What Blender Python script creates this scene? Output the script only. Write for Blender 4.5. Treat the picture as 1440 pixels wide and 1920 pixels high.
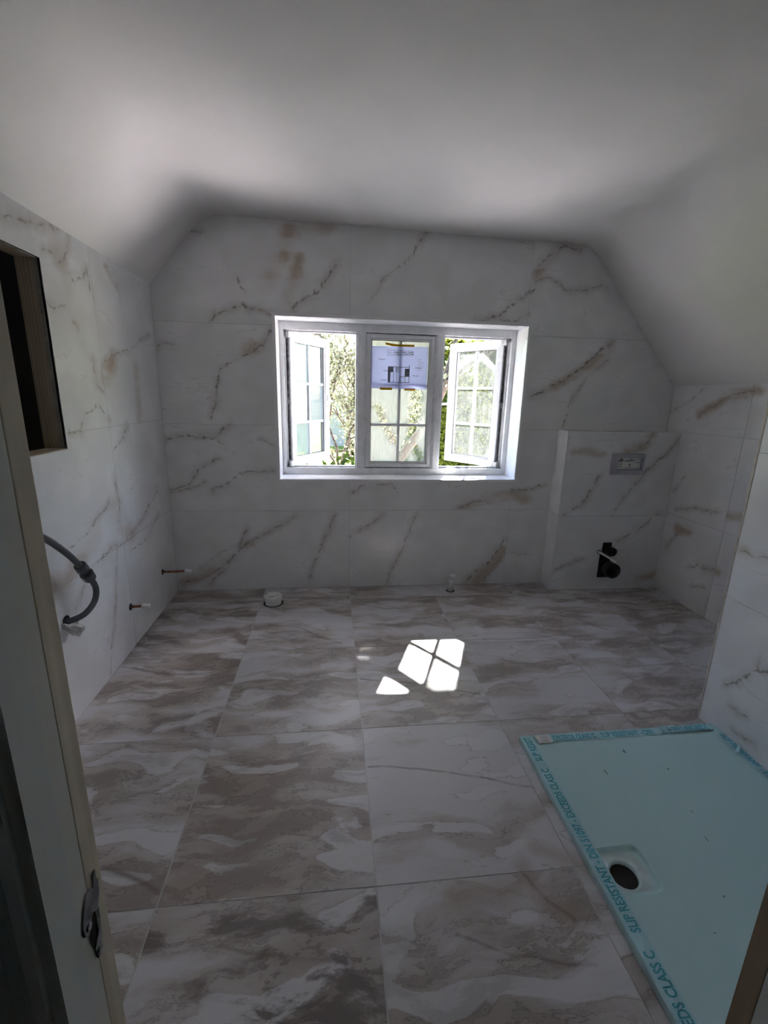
import bpy, bmesh, math, random
from mathutils import Vector, Matrix

random.seed(7)
scene = bpy.context.scene
for o in list(bpy.data.objects):
    bpy.data.objects.remove(o, do_unlink=True)

# ------------------------------------------------------------------ camera
EYE = 1.383
cam_data = bpy.data.cameras.new('camera')
cam = bpy.data.objects.new('camera', cam_data)
scene.collection.objects.link(cam)
cam_data.sensor_fit = 'HORIZONTAL'
cam_data.sensor_width = 36.0
cam_data.lens = 36.0 * 850.0 / 1440.0
cam_data.clip_start = 0.05
cam_data.clip_end = 400
right = Vector((0.99367749, -0.10984003, 0.02324241))
up = Vector((0.00475310, 0.24798934, 0.96875110))
back = Vector((-0.11217152, -0.96251569, 0.24694350))
m = Matrix.Identity(4)
for i in range(3):
    m[i][0] = right[i]; m[i][1] = up[i]; m[i][2] = back[i]
m[0][3], m[1][3], m[2][3] = 0.0, 0.0, EYE
cam.matrix_world = m
scene.camera = cam

# ------------------------------------------------------------------ sky and sun
SUN = Vector((0.40, 1.0, 1.02)).normalized()
world = bpy.data.worlds.new('sky')
scene.world = world
world.use_nodes = True
wn = world.node_tree
wn.nodes.clear()
sky = wn.nodes.new('ShaderNodeTexSky')
sky.sky_type = 'NISHITA'
sky.sun_disc = False
sky.sun_elevation = math.asin(SUN.z)
sky.sun_rotation = math.atan2(SUN.x, SUN.y)
sky.air_density = 1.0
sky.dust_density = 1.2
sky.ozone_density = 1.0
bg = wn.nodes.new('ShaderNodeBackground')
bg.inputs['Strength'].default_value = 0.75
wo = wn.nodes.new('ShaderNodeOutputWorld')
wn.links.new(sky.outputs[0], bg.inputs[0])
wn.links.new(bg.outputs[0], wo.inputs[0])

sun_data = bpy.data.lights.new('sun', 'SUN')
sun_data.energy = 46.0
sun_data.angle = math.radians(0.6)
sun_data.color = (1.0, 0.955, 0.94)
sun = bpy.data.objects.new('sun', sun_data)
sun.rotation_euler = (-SUN).to_track_quat('-Z', 'Y').to_euler()
sun.location = SUN * 40
scene.collection.objects.link(sun)

scene.view_settings.view_transform = 'Standard'
scene.view_settings.look = 'None'
scene.view_settings.gamma = 1.0
scene.view_settings.use_curve_mapping = False
scene.view_settings.exposure = 1.2
scene.cycles.max_bounces = 7
scene.cycles.diffuse_bounces = 5
scene.cycles.caustics_reflective = False
scene.cycles.caustics_refractive = False
scene.cycles.glossy_bounces = 3
scene.cycles.use_adaptive_sampling = True
scene.cycles.adaptive_threshold = 0.16
scene.cycles.adaptive_min_samples = 20
scene.cycles.transparent_max_bounces = 24
scene.cycles.sample_clamp_indirect = 10.0

# ------------------------------------------------------------------ helpers
COL = scene.collection


class MB:
    """collects geometry in world space, then links it as one mesh object"""
    def __init__(self):
        self.v = []
        self.f = []
        self.mi = []

    def add(self, verts, faces, mi=0):
        n = len(self.v)
        self.v += [tuple(p) for p in verts]
        for f in faces:
            self.f.append(tuple(n + i for i in f))
            self.mi.append(mi)

    def box(self, x0, x1, y0, y1, z0, z1, fn=None, mi=0):
        vs = [(x, y, z) for x in (x0, x1) for y in (y0, y1) for z in (z0, z1)]
        if fn:
            vs = [fn(*p) for p in vs]
        self.add(vs, [(0, 1, 3, 2), (4, 6, 7, 5), (0, 4, 5, 1), (2, 3, 7, 6), (0, 2, 6, 4), (1, 5, 7, 3)], mi)

    def prism(self, poly, d0, d1, fn, mi=0):
        n = len(poly)
        vs = [fn(u, v, d0) for u, v in poly] + [fn(u, v, d1) for u, v in poly]
        fs = [tuple(range(n)), tuple(range(2 * n - 1, n - 1, -1))]
        fs += [(i, (i + 1) % n, n + (i + 1) % n, n + i) for i in range(n)]
        self.add(vs, fs, mi)

    def rings(self, rings, cap0=False, cap1=False, mi=0):
        n = len(rings[0])
        vs = [p for r in rings for p in r]
        fs = []
        for k in range(len(rings) - 1):
            for i in range(n):
                j = (i + 1) % n
                fs.append((k * n + i, k * n + j, (k + 1) * n + j, (k + 1) * n + i))
        if cap0:
            fs.append(tuple(range(n - 1, -1, -1)))
        if cap1:
            fs.append(tuple((len(rings) - 1) * n + i for i in range(n)))
        self.add(vs, fs, mi)

    def tube(self, pts, r, n=12, cap=True, mi=0):
        pts = [Vector(p) for p in pts]
        rs = r if isinstance(r, (list, tuple)) else [r] * len(pts)
        rings = []
        ref = None
        for i, p in enumerate(pts):
            a = pts[max(i - 1, 0)]
            b = pts[min(i + 1, len(pts) - 1)]
            t = (b - a)
            if t.length < 1e-9:
                t = Vector((0, 0, 1))
            t.normalize()
            if ref is None:
                ref = Vector((0, 0, 1)) if abs(t.z) < 0.9 else Vector((1, 0, 0))
            u = ref - t * ref.dot(t)
            if u.length < 1e-6:
                u = t.orthogonal()
            u.normalize()
            w = t.cross(u)
            ref = u
            rings.append([tuple(p + (u * math.cos(2 * math.pi * k / n) + w * math.sin(2 * math.pi * k / n)) * rs[i]) for k in range(n)])
        self.rings(rings, cap, cap, mi)

    def build(self, name, mats, parent=None, bevel=0.0, smooth=False, segs=2):
        org = Vector((0, 0, 0))
        q = parent
        while q is not None:
            org += q.location
            q = q.parent
        me = bpy.data.meshes.new(name)
        me.from_pydata([tuple(Vector(p) - org) for p in self.v], [], self.f)
        bm = bmesh.new()
        bm.from_mesh(me)
        for i, f in enumerate(bm.faces):
            if i < len(self.mi):
                f.material_index = self.mi[i]
            f.smooth = smooth
        bmesh.ops.recalc_face_normals(bm, faces=bm.faces)
        if bevel > 0:
            es = [e for e in bm.edges if len(e.link_faces) == 2 and e.calc_face_angle(0) > 0.5]
            bmesh.ops.bevel(bm, geom=es, offset=bevel, segments=segs, profile=0.6, affect='EDGES', clamp_overlap=True)
        bm.to_mesh(me)
        bm.free()
        o = bpy.data.objects.new(name, me)
        for mm in (mats if isinstance(mats, (list, tuple)) else [mats]):
            me.materials.append(mm)
        COL.objects.link(o)
        if parent is not None:
            o.parent = parent
        return o


def empty(name, loc):
    o = bpy.data.objects.new(name, None)
    o.empty_display_size = 0.05
    o.location = loc
    COL.objects.link(o)
    return o


def tag(o, label=None, cat=None, group=None, kind=None):
    if label: o['label'] = label
    if cat: o['category'] = cat
    if group: o['group'] = group
    if kind: o['kind'] = kind
    return o


def smooth_path(pts, n=8):
    """Catmull-Rom through the points"""
    P = [Vector(p) for p in pts]
    P = [P[0] * 2 - P[1]] + P + [P[-1] * 2 - P[-2]]
    out = []
    for i in range(1, len(P) - 2):
        for k in range(n):
            t = k / n
            a, b, c, d = P[i - 1], P[i], P[i + 1], P[i + 2]
            out.append(0.5 * ((2 * b) + (c - a) * t + (2 * a - 5 * b + 4 * c - d) * t * t + (3 * b - a - 3 * c + d) * t ** 3))
    out.append(P[-2])
    return out


def clip_half(poly, a, b, c):
    """keep a*u+b*v<=c"""
    out = []
    for i in range(len(poly)):
        p, q = poly[i], poly[(i + 1) % len(poly)]
        dp, dq = a * p[0] + b * p[1] - c, a * q[0] + b * q[1] - c
        if dp <= 0:
            out.append(p)
        if (dp < 0 < dq) or (dq < 0 < dp):
            t = dp / (dp - dq)
            out.append((p[0] + (q[0] - p[0]) * t, p[1] + (q[1] - p[1]) * t))
    return out


def clip_rect(poly, r):
    for h in ((-1, 0, -r[0]), (1, 0, r[1]), (0, -1, -r[2]), (0, 1, r[3])):
        poly = clip_half(poly, *h)
        if len(poly) < 3:
            return []
    return poly


def minus_rect(poly, h):
    big = 50
    out = []
    for r in ((-big, h[0], -big, big), (h[1], big, -big, big), (h[0], h[1], -big, h[2]), (h[0], h[1], h[3], big)):
        q = clip_rect(poly, r)
        if len(q) >= 3:
            out.append(q)
    return out


def area(poly):
    return abs(sum(poly[i][0] * poly[(i + 1) % len(poly)][1] - poly[(i + 1) % len(poly)][0] * poly[i][1] for i in range(len(poly)))) / 2


# ------------------------------------------------------------------ material helpers
class NT:
    def __init__(self, name):
        self.m = bpy.data.materials.new(name)
        self.m.use_nodes = True
        self.t = self.m.node_tree
        self.t.nodes.clear()
        self.out = self.t.nodes.new('ShaderNodeOutputMaterial')

    def n(self, typ, **kw):
        nd = self.t.nodes.new(typ)
        for k, v in kw.items():
            setattr(nd, k, v)
        return nd

    def link(self, a, b):
        self.t.links.new(a, b)

    def setin(self, sock, v):
        if isinstance(v, bpy.types.NodeSocket):
            self.t.links.new(v, sock)
        else:
            sock.default_value = v

    def math(self, op, a, b=0.0, clamp=False):
        nd = self.n('ShaderNodeMath', operation=op, use_clamp=clamp)
        self.setin(nd.inputs[0], a)
        self.setin(nd.inputs[1], b)
        return nd.outputs[0]

    def vmath(self, op, a, b=None, scale=None):
        nd = self.n('ShaderNodeVectorMath', operation=op)
        self.setin(nd.inputs[0], a)
        if b is not None:
            self.setin(nd.inputs[1], b)
        if scale is not None:
            self.setin(nd.inputs[3], scale)
        return nd.outputs[1] if op in ('DOT_PRODUCT', 'DISTANCE', 'LENGTH') else nd.outputs[0]

    def noise(self, vec, scale, detail=3.0, rough=0.55, dist=0.0, dim='3D'):
        nd = self.n('ShaderNodeTexNoise', noise_dimensions=dim)
        if vec is not None:
            self.link(vec, nd.inputs['Vector'])
        nd.inputs['Scale'].default_value = scale
        nd.inputs['Detail'].default_value = detail
        nd.inputs['Roughness'].default_value = rough
        nd.inputs['Distortion'].default_value = dist
        return nd

    def ramp(self, fac, lo, hi, a=0.0, b=1.0, smooth=True):
        nd = self.n('ShaderNodeMapRange')
        nd.interpolation_type = 'SMOOTHSTEP' if smooth else 'LINEAR'
        self.setin(nd.inputs['Value'], fac)
        nd.inputs['From Min'].default_value = lo
        nd.inputs['From Max'].default_value = hi
        self.setin(nd.inputs['To Min'], a)
        self.setin(nd.inputs['To Max'], b)
        return nd.outputs[0]

    def mix(self, fac, a, b):
        nd = self.n('ShaderNodeMix', data_type='RGBA')
        self.setin(nd.inputs[0], fac)
        for s, v in ((nd.inputs[6], a), (nd.inputs[7], b)):
            self.setin(s, v if isinstance(v, bpy.types.NodeSocket) else (*v, 1.0))
        return nd.outputs[2]

    def principled(self, color, rough=0.5, spec=0.5, metal=0.0, bump=None, bumpd=0.001):
        p = self.n('ShaderNodeBsdfPrincipled')
        self.setin(p.inputs['Base Color'], color if isinstance(color, bpy.types.NodeSocket) else (*color, 1))
        self.setin(p.inputs['Roughness'], rough)
        p.inputs['Specular IOR Level'].default_value = spec
        p.inputs['Metallic'].default_value = metal
        if bump is not None:
            b = self.n('ShaderNodeBump')
            b.inputs['Strength'].default_value = 0.6
            b.inputs['Distance'].default_value = bumpd
            self.link(bump, b.inputs['Height'])
            self.link(b.outputs[0], p.inputs['Normal'])
        self.link(p.outputs[0], self.out.inputs[0])
        return p


def plain(name, col, rough=0.5, metal=0.0, spec=0.5, var=0.06, scale=12.0, bump=0.0, rvar=0.08):
    """a surface of one colour with slight mottling and uneven gloss"""
    t = NT(name)
    co = t.n('ShaderNodeTexCoord').outputs['Object']
    nz = t.noise(co, scale, 2)
    d = tuple(max(c * (1 - 2 * var), 0) for c in col)
    l = tuple(min(c * (1 + var), 1) for c in col)
    c = t.mix(t.ramp(nz.outputs[0], 0.3, 0.7), d, l)
    r = t.ramp(nz.outputs[0], 0.3, 0.7, max(rough - rvar, 0.02), min(rough + rvar, 1))
    t.principled(c, r, spec, metal, nz.outputs[0] if bump else None, bump or 0.001)
    return t.m


def wood(name, c0, c1, axis='Z', scale=1.0, rough=0.55):
    t = NT(name)
    co = t.n('ShaderNodeTexCoord').outputs['Object']
    mp = t.n('ShaderNodeMapping')
    t.link(co, mp.inputs[0])
    s = {'X': (0.6, 14, 14), 'Y': (14, 0.6, 14), 'Z': (14, 14, 0.6)}[axis]
    mp.inputs['Scale'].default_value = tuple(k * scale for k in s)
    nz = t.noise(mp.outputs[0], 3.0, 5, 0.6, 0.6)
    wv = t.n('ShaderNodeTexWave', wave_type='BANDS', bands_direction='X' if axis != 'X' else 'Y')
    t.link(mp.outputs[0], wv.inputs['Vector'])
    wv.inputs['Scale'].default_value = 1.6
    wv.inputs['Distortion'].default_value = 5.0
    wv.inputs['Detail'].default_value = 2.0
    f = t.math('ADD', t.math('MULTIPLY', nz.outputs[0], 0.6), t.math('MULTIPLY', wv.outputs[1], 0.4))
    c = t.mix(t.ramp(f, 0.25, 0.75), c0, c1)
    kn = t.noise(co, 3.0, 2)
    c = t.mix(t.ramp(kn.outputs[0], 0.72, 0.8, 0, 0.5), c, tuple(k * 0.4 for k in c0))
    t.principled(c, rough, 0.3, 0, f, 0.0006)
    return t.m


def seg_mask(t, P, segs, reach=1.0, smooth=True):
    """union of soft line segments (u0,v0,u1,v1,halfwidth,strength) in the plane of P"""
    acc = None
    for (u0, v0, u1, v1, w, s) in segs:
        sub = t.vmath('SUBTRACT', P, (u0, v0, 0))
        d = Vector((u1 - u0, v1 - v0, 0))
        l2 = max(d.length_squared, 1e-8)
        tt = t.math('ADD', t.vmath('DOT_PRODUCT', sub, tuple(d / l2)), 0.0, True)
        sc = t.vmath('SCALE', tuple(d), None, tt)
        dist = t.vmath('DISTANCE', sub, sc)
        mk = t.ramp(dist, 0.0, w * reach, s, 0.0, smooth)
        acc = mk if acc is None else t.math('MAXIMUM', acc, mk)
    return acc


def plane_coord(t, ax):
    """(u, v, 0) of the wall's own plane, metres"""
    g = t.n('ShaderNodeNewGeometry').outputs['Position']
    sp = t.n('ShaderNodeSeparateXYZ')
    t.link(g, sp.inputs[0])
    cb = t.n('ShaderNodeCombineXYZ')
    t.link(sp.outputs['XYZ'.index(ax[0])], cb.inputs[0])
    t.link(sp.outputs['XYZ'.index(ax[1])], cb.inputs[1])
    return cb.outputs[0]


def seg_in(veins, rect, kind):
    out = []
    for k, w, s, pts in veins:
        if k != kind:
            continue
        for a, b in zip(pts[:-1], pts[1:]):
            if max(a[0], b[0]) > rect[0] - w - 0.03 and min(a[0], b[0]) < rect[1] + w + 0.03 and max(a[1], b[1]) > rect[2] - w - 0.03 and min(a[1], b[1]) < rect[3] + w + 0.03:
                out.append((a[0], a[1], b[0], b[1], w, s))
    return out


def marble(name, ax, rect, veins, seed):
    """polished white wall tile with grey-brown veins and honey patches"""
    t = NT(name)
    P = plane_coord(t, ax)
    off = t.vmath('ADD', P, (seed * 3.17, seed * 1.31, seed * 0.7))
    w1 = t.noise(off, 5.0, 1, dim='2D')
    w2 = t.noise(off, 26.0, 1, 0.65, dim='2D')
    wa = t.vmath('SCALE', t.vmath('SUBTRACT', w1.outputs[1], (0.5, 0.5, 0.5)), None, 0.05)
    wb = t.vmath('SCALE', t.vmath('SUBTRACT', w2.outputs[1], (0.5, 0.5, 0.5)), None, 0.028)
    Q = t.vmath('MULTIPLY', t.vmath('ADD', P, t.vmath('ADD', wa, wb)), (1, 1, 0))
    grain = t.ramp(w2.outputs[0], 0.34, 0.66, 0.05, 1.0)
    cloud = w1
    base = t.mix(t.ramp(cloud.outputs[0], 0.35, 0.7), (0.75, 0.75, 0.765), (0.81, 0.81, 0.83))
    # faint hair veins that run up to the right
    rot = t.n('ShaderNodeMapping')
    t.link(off, rot.inputs[0])
    rot.inputs['Rotation'].default_value = (0, 0, -0.75)
    rot.inputs['Scale'].default_value = (1.0, 4.0, 1)
    hv = t.noise(rot.outputs[0], 1.4, 3, 0.55, dim='2D')
    ridge = t.math('ABSOLUTE', t.math('SUBTRACT', hv.outputs[0], 0.5))
    gate = t.ramp(w1.outputs[0], 0.5, 0.64)
    hair = t.math('MULTIPLY', t.ramp(ridge, 0.0, 0.012, 0.22, 0.0), gate)
    base = t.mix(hair, base, (0.36, 0.33, 0.30))
    g = seg_mask(t, Q, [(*q[:4], q[4] * 1.35, min(q[5] * 1.5, 0.92)) for q in seg_in(veins, rect, 'g')])
    if g is not None:
        gm = t.math('MULTIPLY', g, t.ramp(hv.outputs[0], 0.40, 0.56, 0.35, 1.0))
        base = t.mix(gm, base, (0.47, 0.37, 0.275))
    d = seg_mask(t, Q, [(*q[:5], 0.78 + 0.27 * q[5]) for q in seg_in(veins, rect, 'd')], 4.0, False)
    if d is not None:
        # a soft brownish halo, then the thin dark line itself
        base = t.mix(t.math('MULTIPLY', t.ramp(d, 0.05, 0.95, 0.0, 0.42), t.ramp(hv.outputs[0], 0.38, 0.58, 0.15, 1.0)), base, (0.43, 0.385, 0.34))
        base = t.mix(t.math('MULTIPLY', t.ramp(d, 0.74, 0.98, 0.0, 0.8), grain), base, (0.20, 0.165, 0.135))
    r = t.ramp(cloud.outputs[0], 0.3, 0.7, 0.16, 0.24)
    t.principled(base, r, 0.5, 0)
    return t.m


def floor_marble(name, rect, veins, seed, brown, dark):
    """satin floor tile: beige-brown drifts with pale islands that run across the room"""
    t = NT(name)
    P = plane_coord(t, 'XY')
    off = t.vmath('ADD', P, (seed * 2.31, seed * 5.77, seed * 1.9))
    wn_ = t.noise(off, 3.6, 1, 0.6, dim='2D')
    wob = t.vmath('SCALE', t.vmath('SUBTRACT', wn_.outputs[1], (0.5, 0.5, 0.5)), None, 0.11)
    mp = t.n('ShaderNodeMapping')
    t.link(t.vmath('ADD', off, wob), mp.inputs[0])
    mp.inputs['Scale'].default_value = (1.0, 2.9, 1)
    mp.inputs['Rotation'].default_value = (0, 0, 0.09)
    Q = mp.outputs[0]
    big = t.noise(Q, 1.5, 2, 0.55, dim='2D')
    fine = t.noise(Q, 5.5, 5, 0.66, dim='2D')
    isl = t.noise(Q, 3.3, 1, 0.5, dim='2D')
    pale, beige, brn, drk = (0.585, 0.57, 0.60), (0.455, 0.415, 0.40), (0.33, 0.275, 0.245), (0.14, 0.115, 0.108)
    fz = t.math('SUBTRACT', fine.outputs[0], 0.5)
    f = t.math('ADD', big.outputs[0], t.math('MULTIPLY', fz, 0.5))
    lo = 0.50 - 0.14 * brown
    c = t.mix(t.ramp(f, lo - 0.10, lo + 0.12), pale, beige)
    c = t.mix(t.ramp(f, lo + 0.06, lo + 0.26, 0, max(0.25 + 0.6 * brown, 0.05)), c, brn)
    # thin cracks that follow the streaks, mostly inside the brown
    rg = t.math('ABSOLUTE', fz)
    c = t.mix(t.math('MULTIPLY', t.ramp(rg, 0.0, 0.022, 0.65, 0.0), t.ramp(f, lo - 0.02, lo + 0.14)), c, drk)
    # pale lens-shaped islands with a crisp, partly dark rim
    il = t.math('ADD', isl.outputs[0], t.math('MULTIPLY', fz, 0.42))
    c = t.mix(t.ramp(il, 0.60, 0.635, 0, 0.8), c, (0.64, 0.63, 0.66))
    ed = t.math('ABSOLUTE', t.math('SUBTRACT', il, 0.60))
    c = t.mix(t.math('MULTIPLY', t.ramp(ed, 0.0, 0.016, 0.6, 0.0), t.ramp(fine.outputs[0], 0.42, 0.56)), c, brn)
    dk = t.math('MULTIPLY', t.ramp(f, 0.50, 0.64, 0, dark), t.ramp(fine.outputs[0], 0.45, 0.60))
    c = t.mix(dk, c, drk)
    W = t.vmath('SCALE', t.vmath('SUBTRACT', wn_.outputs[1], (0.5, 0.5, 0.5)), None, 0.05)
    Q2 = t.vmath('MULTIPLY', t.vmath('ADD', P, W), (1, 1, 0))
    g = seg_mask(t, Q2, seg_in(veins, rect, 'g'))
    if g is not None:
        c = t.mix(g, c, (0.36, 0.28, 0.235))
    d = seg_mask(t, Q2, seg_in(veins, rect, 'd'))
    if d is not None:
        c = t.mix(t.math('MULTIPLY', d, t.ramp(fine.outputs[0], 0.3, 0.55, 0.35, 1.0)), c, (0.17, 0.13, 0.115))
    r = t.ramp(fine.outputs[0], 0.3, 0.7, 0.32, 0.42)
    t.principled(c, r, 0.5, 0)
    return t.m


# vein lines of the tiles, in metres in the plane of each surface
VEINS_BACK = [('g', 0.07, 0.55, [(-0.236, 2.409), (-0.287, 2.208)]), ('g', 0.05, 0.6, [(-0.196, 2.189), (-0.271, 1.978)]), ('g', 0.07, 0.3, [(-0.283, 2.238), (-0.412, 2.051)]), ('g', 0.05, 0.35, [(-0.198, 2.388), (-0.005, 2.385)]), ('d', 0.012, 0.8, [(-0.764, 1.818), (-0.726, 1.86), (-0.548, 1.917), (-0.517, 1.89), (-0.36, 1.875)]), ('d', 0.013, 0.8, [(-0.572, 2.074), (-0.552, 2.024), (-0.522, 1.985)]), ('d', 0.014, 0.8, [(0.03, 2.176), (-0.04, 2.069), (-0.084, 2.015), (-0.165, 1.971), (-0.246, 1.898)]), ('d', 0.01, 0.5, [(-0.822, 2.315), (-0.77, 2.309)]), ('d', 0.012, 0.7, [(-0.373, 1.789), (-0.447, 1.69), (-0.551, 1.609), (-0.715, 1.526)]), ('d', 0.012, 0.8, [(-0.726, 1.509), (-0.748, 1.379), (-0.782, 1.222)]), ('g', 0.05, 0.5, [(-0.491, 1.679), (-0.546, 1.632)]), ('d', 0.012, 0.5, [(-1.093, 1.646), (-1.058, 1.679), (-0.994, 1.674)]), ('d', 0.013, 0.7, [(-1.081, 1.068), (-0.93, 1.102), (-0.791, 1.086), (-0.668, 1.189)]), ('d', 0.01, 0.4, [(-0.791, 1.086), (-0.711, 1.048)]), ('d', 0.01, 0.4, [(-0.472, 1.09), (-0.39, 1.041)]), ('d', 0.012, 0.6, [(-1.098, 0.727), (-0.966, 0.779), (-0.899, 0.878), (-0.753, 0.94)]), ('d', 0.012, 0.5, [(-1.089, 0.709), (-0.871, 0.783)]), ('d', 0.014, 0.55, [(-0.825, 0.739), (-0.728, 0.78), (-0.592, 0.854), (-0.395, 0.881)]), ('d', 0.012, 0.5, [(0.139, 0.728), (0.23, 0.766)]), ('d', 0.014, 0.55, [(0.305, 0.782), (0.423, 0.782), (0.463, 0.728)]), ('d', 0.012, 0.7, [(0.605, 2.394), (0.564, 2.314), (0.472, 2.211)]), ('d', 0.009, 0.45, [(0.472, 2.211), (0.348, 2.122), (0.271, 2.018), (0.227, 1.979)]), ('g', 0.035, 0.55, [(0.598, 2.388), (0.563, 2.329)]), ('d', 0.01, 0.35, [(1.182, 2.378), (1.319, 2.343)]), ('g', 0.05, 0.75, [(1.354, 2.193), (1.41, 2.275), (1.516, 2.372), (1.612, 2.343)]), ('d', 0.012, 0.6, [(1.357, 2.232), (1.414, 2.304), (1.517, 2.36), (1.63, 2.341)]), ('d', 0.012, 0.5, [(1.341, 2.141), (1.439, 2.159), (1.55, 2.106), (1.841, 2.136)]), ('d', 0.014, 0.75, [(0.944, 1.876), (1.126, 1.936), (1.219, 1.999), (1.328, 2.095)]), ('d', 0.011, 0.5, [(1.129, 1.906), (1.23, 1.894), (1.311, 1.937)]), ('d', 0.014, 0.75, [(1.388, 1.404), (1.52, 1.476), (1.624, 1.526), (1.756, 1.63), (1.849, 1.728), (1.932, 1.78)]), ('g', 0.045, 0.5, [(1.552, 1.477), (1.771, 1.609), (1.927, 1.762)]), ('d', 0.01, 0.5, [(1.784, 1.548), (1.695, 1.412), (1.647, 1.191)]), ('d', 0.01, 0.4, [(1.784, 1.548), (1.914, 1.667), (1.932, 1.78)]), ('d', 0.014, 0.6, [(-1.056, 0.054), (-0.859, 0.132), (-0.701, 0.254), (-0.581, 0.356), (-0.445, 0.434), (-0.271, 0.535)]), ('d', 0.012, 0.6, [(-0.887, 0.05), (-0.764, 0.174), (-0.641, 0.337), (-0.598, 0.459)]), ('d', 0.01, 0.4, [(-0.933, 0.178), (-0.775, 0.299), (-0.621, 0.357)]), ('g', 0.045, 0.35, [(-1.056, 0.054), (-0.701, 0.254), (-0.581, 0.356)]), ('d', 0.012, 0.55, [(-0.186, 0.033), (-0.122, 0.203), (-0.063, 0.35), (0.019, 0.553)]), ('d', 0.012, 0.5, [(0.126, 0.388), (0.253, 0.472), (0.352, 0.551)]), ('d', 0.012, 0.55, [(0.404, 0.019), (0.464, 0.193), (0.538, 0.363), (0.614, 0.549)]), ('d', 0.02, 0.65, [(1.019, 0.026), (1.16, 0.158), (1.239, 0.269), (1.295, 0.345)]), ('g', 0.05, 0.55, [(1.103, 0.024), (1.218, 0.17), (1.293, 0.277)]), ('d', 0.012, 0.5, [(1.15, 0.023), (1.286, 0.221)]), ('d', 0.01, 0.45, [(1.305, 0.242), (1.526, 0.239)]), ('d', 0.013, 0.55, [(0.918, 0.604), (1.036, 0.644), (1.165, 0.652)]), ('g', 0.05, 0.45, [(0.956, 0.632), (1.314, 0.712), (1.422, 0.66)]), ('d', 0.012, 0.6, [(1.312, 0.732), (1.435, 0.732), (1.566, 0.781)]), ('d', 0.01, 0.4, [(1.361, 0.233), (1.5, 0.244)])]
VEINS_BOX = [('d', 0.013, 0.6, [(1.656, 0.579), (1.754, 0.634), (1.8, 0.713), (1.908, 0.887)]), ('d', 0.013, 0.6, [(2.026, 0.577), (2.108, 0.736), (2.201, 0.842), (2.29, 0.97), (2.406, 1.074), (2.459, 1.162)]), ('d', 0.013, 0.6, [(2.135, 1.06), (2.219, 1.136), (2.295, 1.226)]), ('g', 0.045, 0.55, [(2.064, 1.052), (2.176, 1.102), (2.246, 1.166)]), ('g', 0.035, 0.4, [(1.677, 1.029), (1.778, 1.041), (1.9, 1.02)]), ('d', 0.013, 0.55, [(2.112, 0.379), (2.237, 0.469), (2.388, 0.575)]), ('d', 0.011, 0.5, [(1.639, 0.156), (1.717, 0.197), (1.864, 0.257)]), ('g', 0.04, 0.5, [(2.306, 0.068), (2.431, 0.109)])]
VEINS_RIGHT = [('d', 0.012, 0.5, [(3.168, 1.319), (2.983, 1.408), (2.877, 1.489)]), ('g', 0.045, 0.5, [(2.879, 1.315), (2.69, 1.421), (2.469, 1.473)]), ('d', 0.012, 0.5, [(2.879, 1.315), (2.69, 1.421), (2.469, 1.473)]), ('d', 0.012, 0.5, [(2.907, 0.639), (2.801, 0.68), (2.584, 0.72)]), ('g', 0.05, 0.6, [(2.873, 0.505), (2.765, 0.537)]), ('d', 0.01, 0.4, [(2.933, 0.376), (2.867, 0.479)]), ('d', 0.011, 0.5, [(2.716, 0.28), (2.647, 0.33), (2.583, 0.316), (2.504, 0.348)]), ('g', 0.04, 0.5, [(2.583, 0.316), (2.48, 0.339)]), ('d', 0.011, 0.4, [(2.667, 0.145), (2.552, 0.192)]), ('g', 0.04, 0.55, [(2.484, 0.711), (2.373, 0.724)]), ('d', 0.012, 0.4, [(2.976, 0.769), (2.902, 0.888)])]
VEINS_LEFT = [('d', 0.014, 0.5, [(1.845, 1.942), (2.011, 1.981), (2.195, 2.006)]), ('d', 0.013, 0.45, [(2.07, 1.904), (2.148, 1.909), (2.148, 1.869)]), ('d', 0.013, 0.45, [(2.267, 1.998), (2.228, 1.899), (2.145, 1.858)]), ('d', 0.012, 0.5, [(2.259, 1.83), (2.351, 1.87), (2.39, 1.914), (2.398, 1.819)]), ('d', 0.011, 0.4, [(2.597, 1.972), (2.617, 1.924), (2.668, 1.896)]), ('d', 0.012, 0.5, [(2.039, 1.71), (2.091, 1.696), (2.18, 1.717)]), ('d', 0.01, 0.4, [(2.203, 1.667), (2.232, 1.65)]), ('d', 0.012, 0.55, [(2.346, 1.518), (2.35, 1.42), (2.405, 1.375)]), ('d', 0.011, 0.5, [(2.443, 1.517), (2.635, 1.57), (3.076, 1.715)]), ('g', 0.06, 0.7, [(2.531, 1.516), (2.446, 1.448)]), ('g', 0.06, 0.3, [(2.178, 1.925), (2.221, 1.795)]), ('d', 0.013, 0.6, [(2.07, 1.213), (2.152, 1.219), (2.193, 1.274), (2.351, 1.31), (2.416, 1.232)]), ('d', 0.012, 0.55, [(2.631, 1.195), (2.541, 1.148), (2.444, 1.082)]), ('d', 0.013, 0.55, [(1.949, 0.741), (2.091, 0.754), (2.204, 0.795), (2.31, 0.838)]), ('d', 0.014, 0.5, [(2.412, 0.939), (2.429, 0.824), (2.381, 0.688)]), ('d', 0.012, 0.5, [(2.151, 0.596), (2.27, 0.624), (2.417, 0.592)]), ('g', 0.06, 0.4, [(1.807, 0.623), (1.893, 0.605), (1.996, 0.666), (2.185, 0.725)]), ('d', 0.014, 0.55, [(2.453, 0.604), (2.658, 0.663), (2.952, 0.768)]), ('d', 0.013, 0.5, [(2.473, 0.531), (2.66, 0.527), (2.927, 0.607)]), ('d', 0.01, 0.5, [(2.336, 0.587), (2.255, 0.353), (2.12, 0.019)]), ('g', 0.08, 0.35, [(2.364, 0.783), (2.543, 0.615)]), ('d', 0.01, 0.4, [(2.008, 0.544), (1.92, 0.478)]), ('g', 0.05, 0.25, [(2.818, 1.506), (2.799, 1.241)])]
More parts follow.
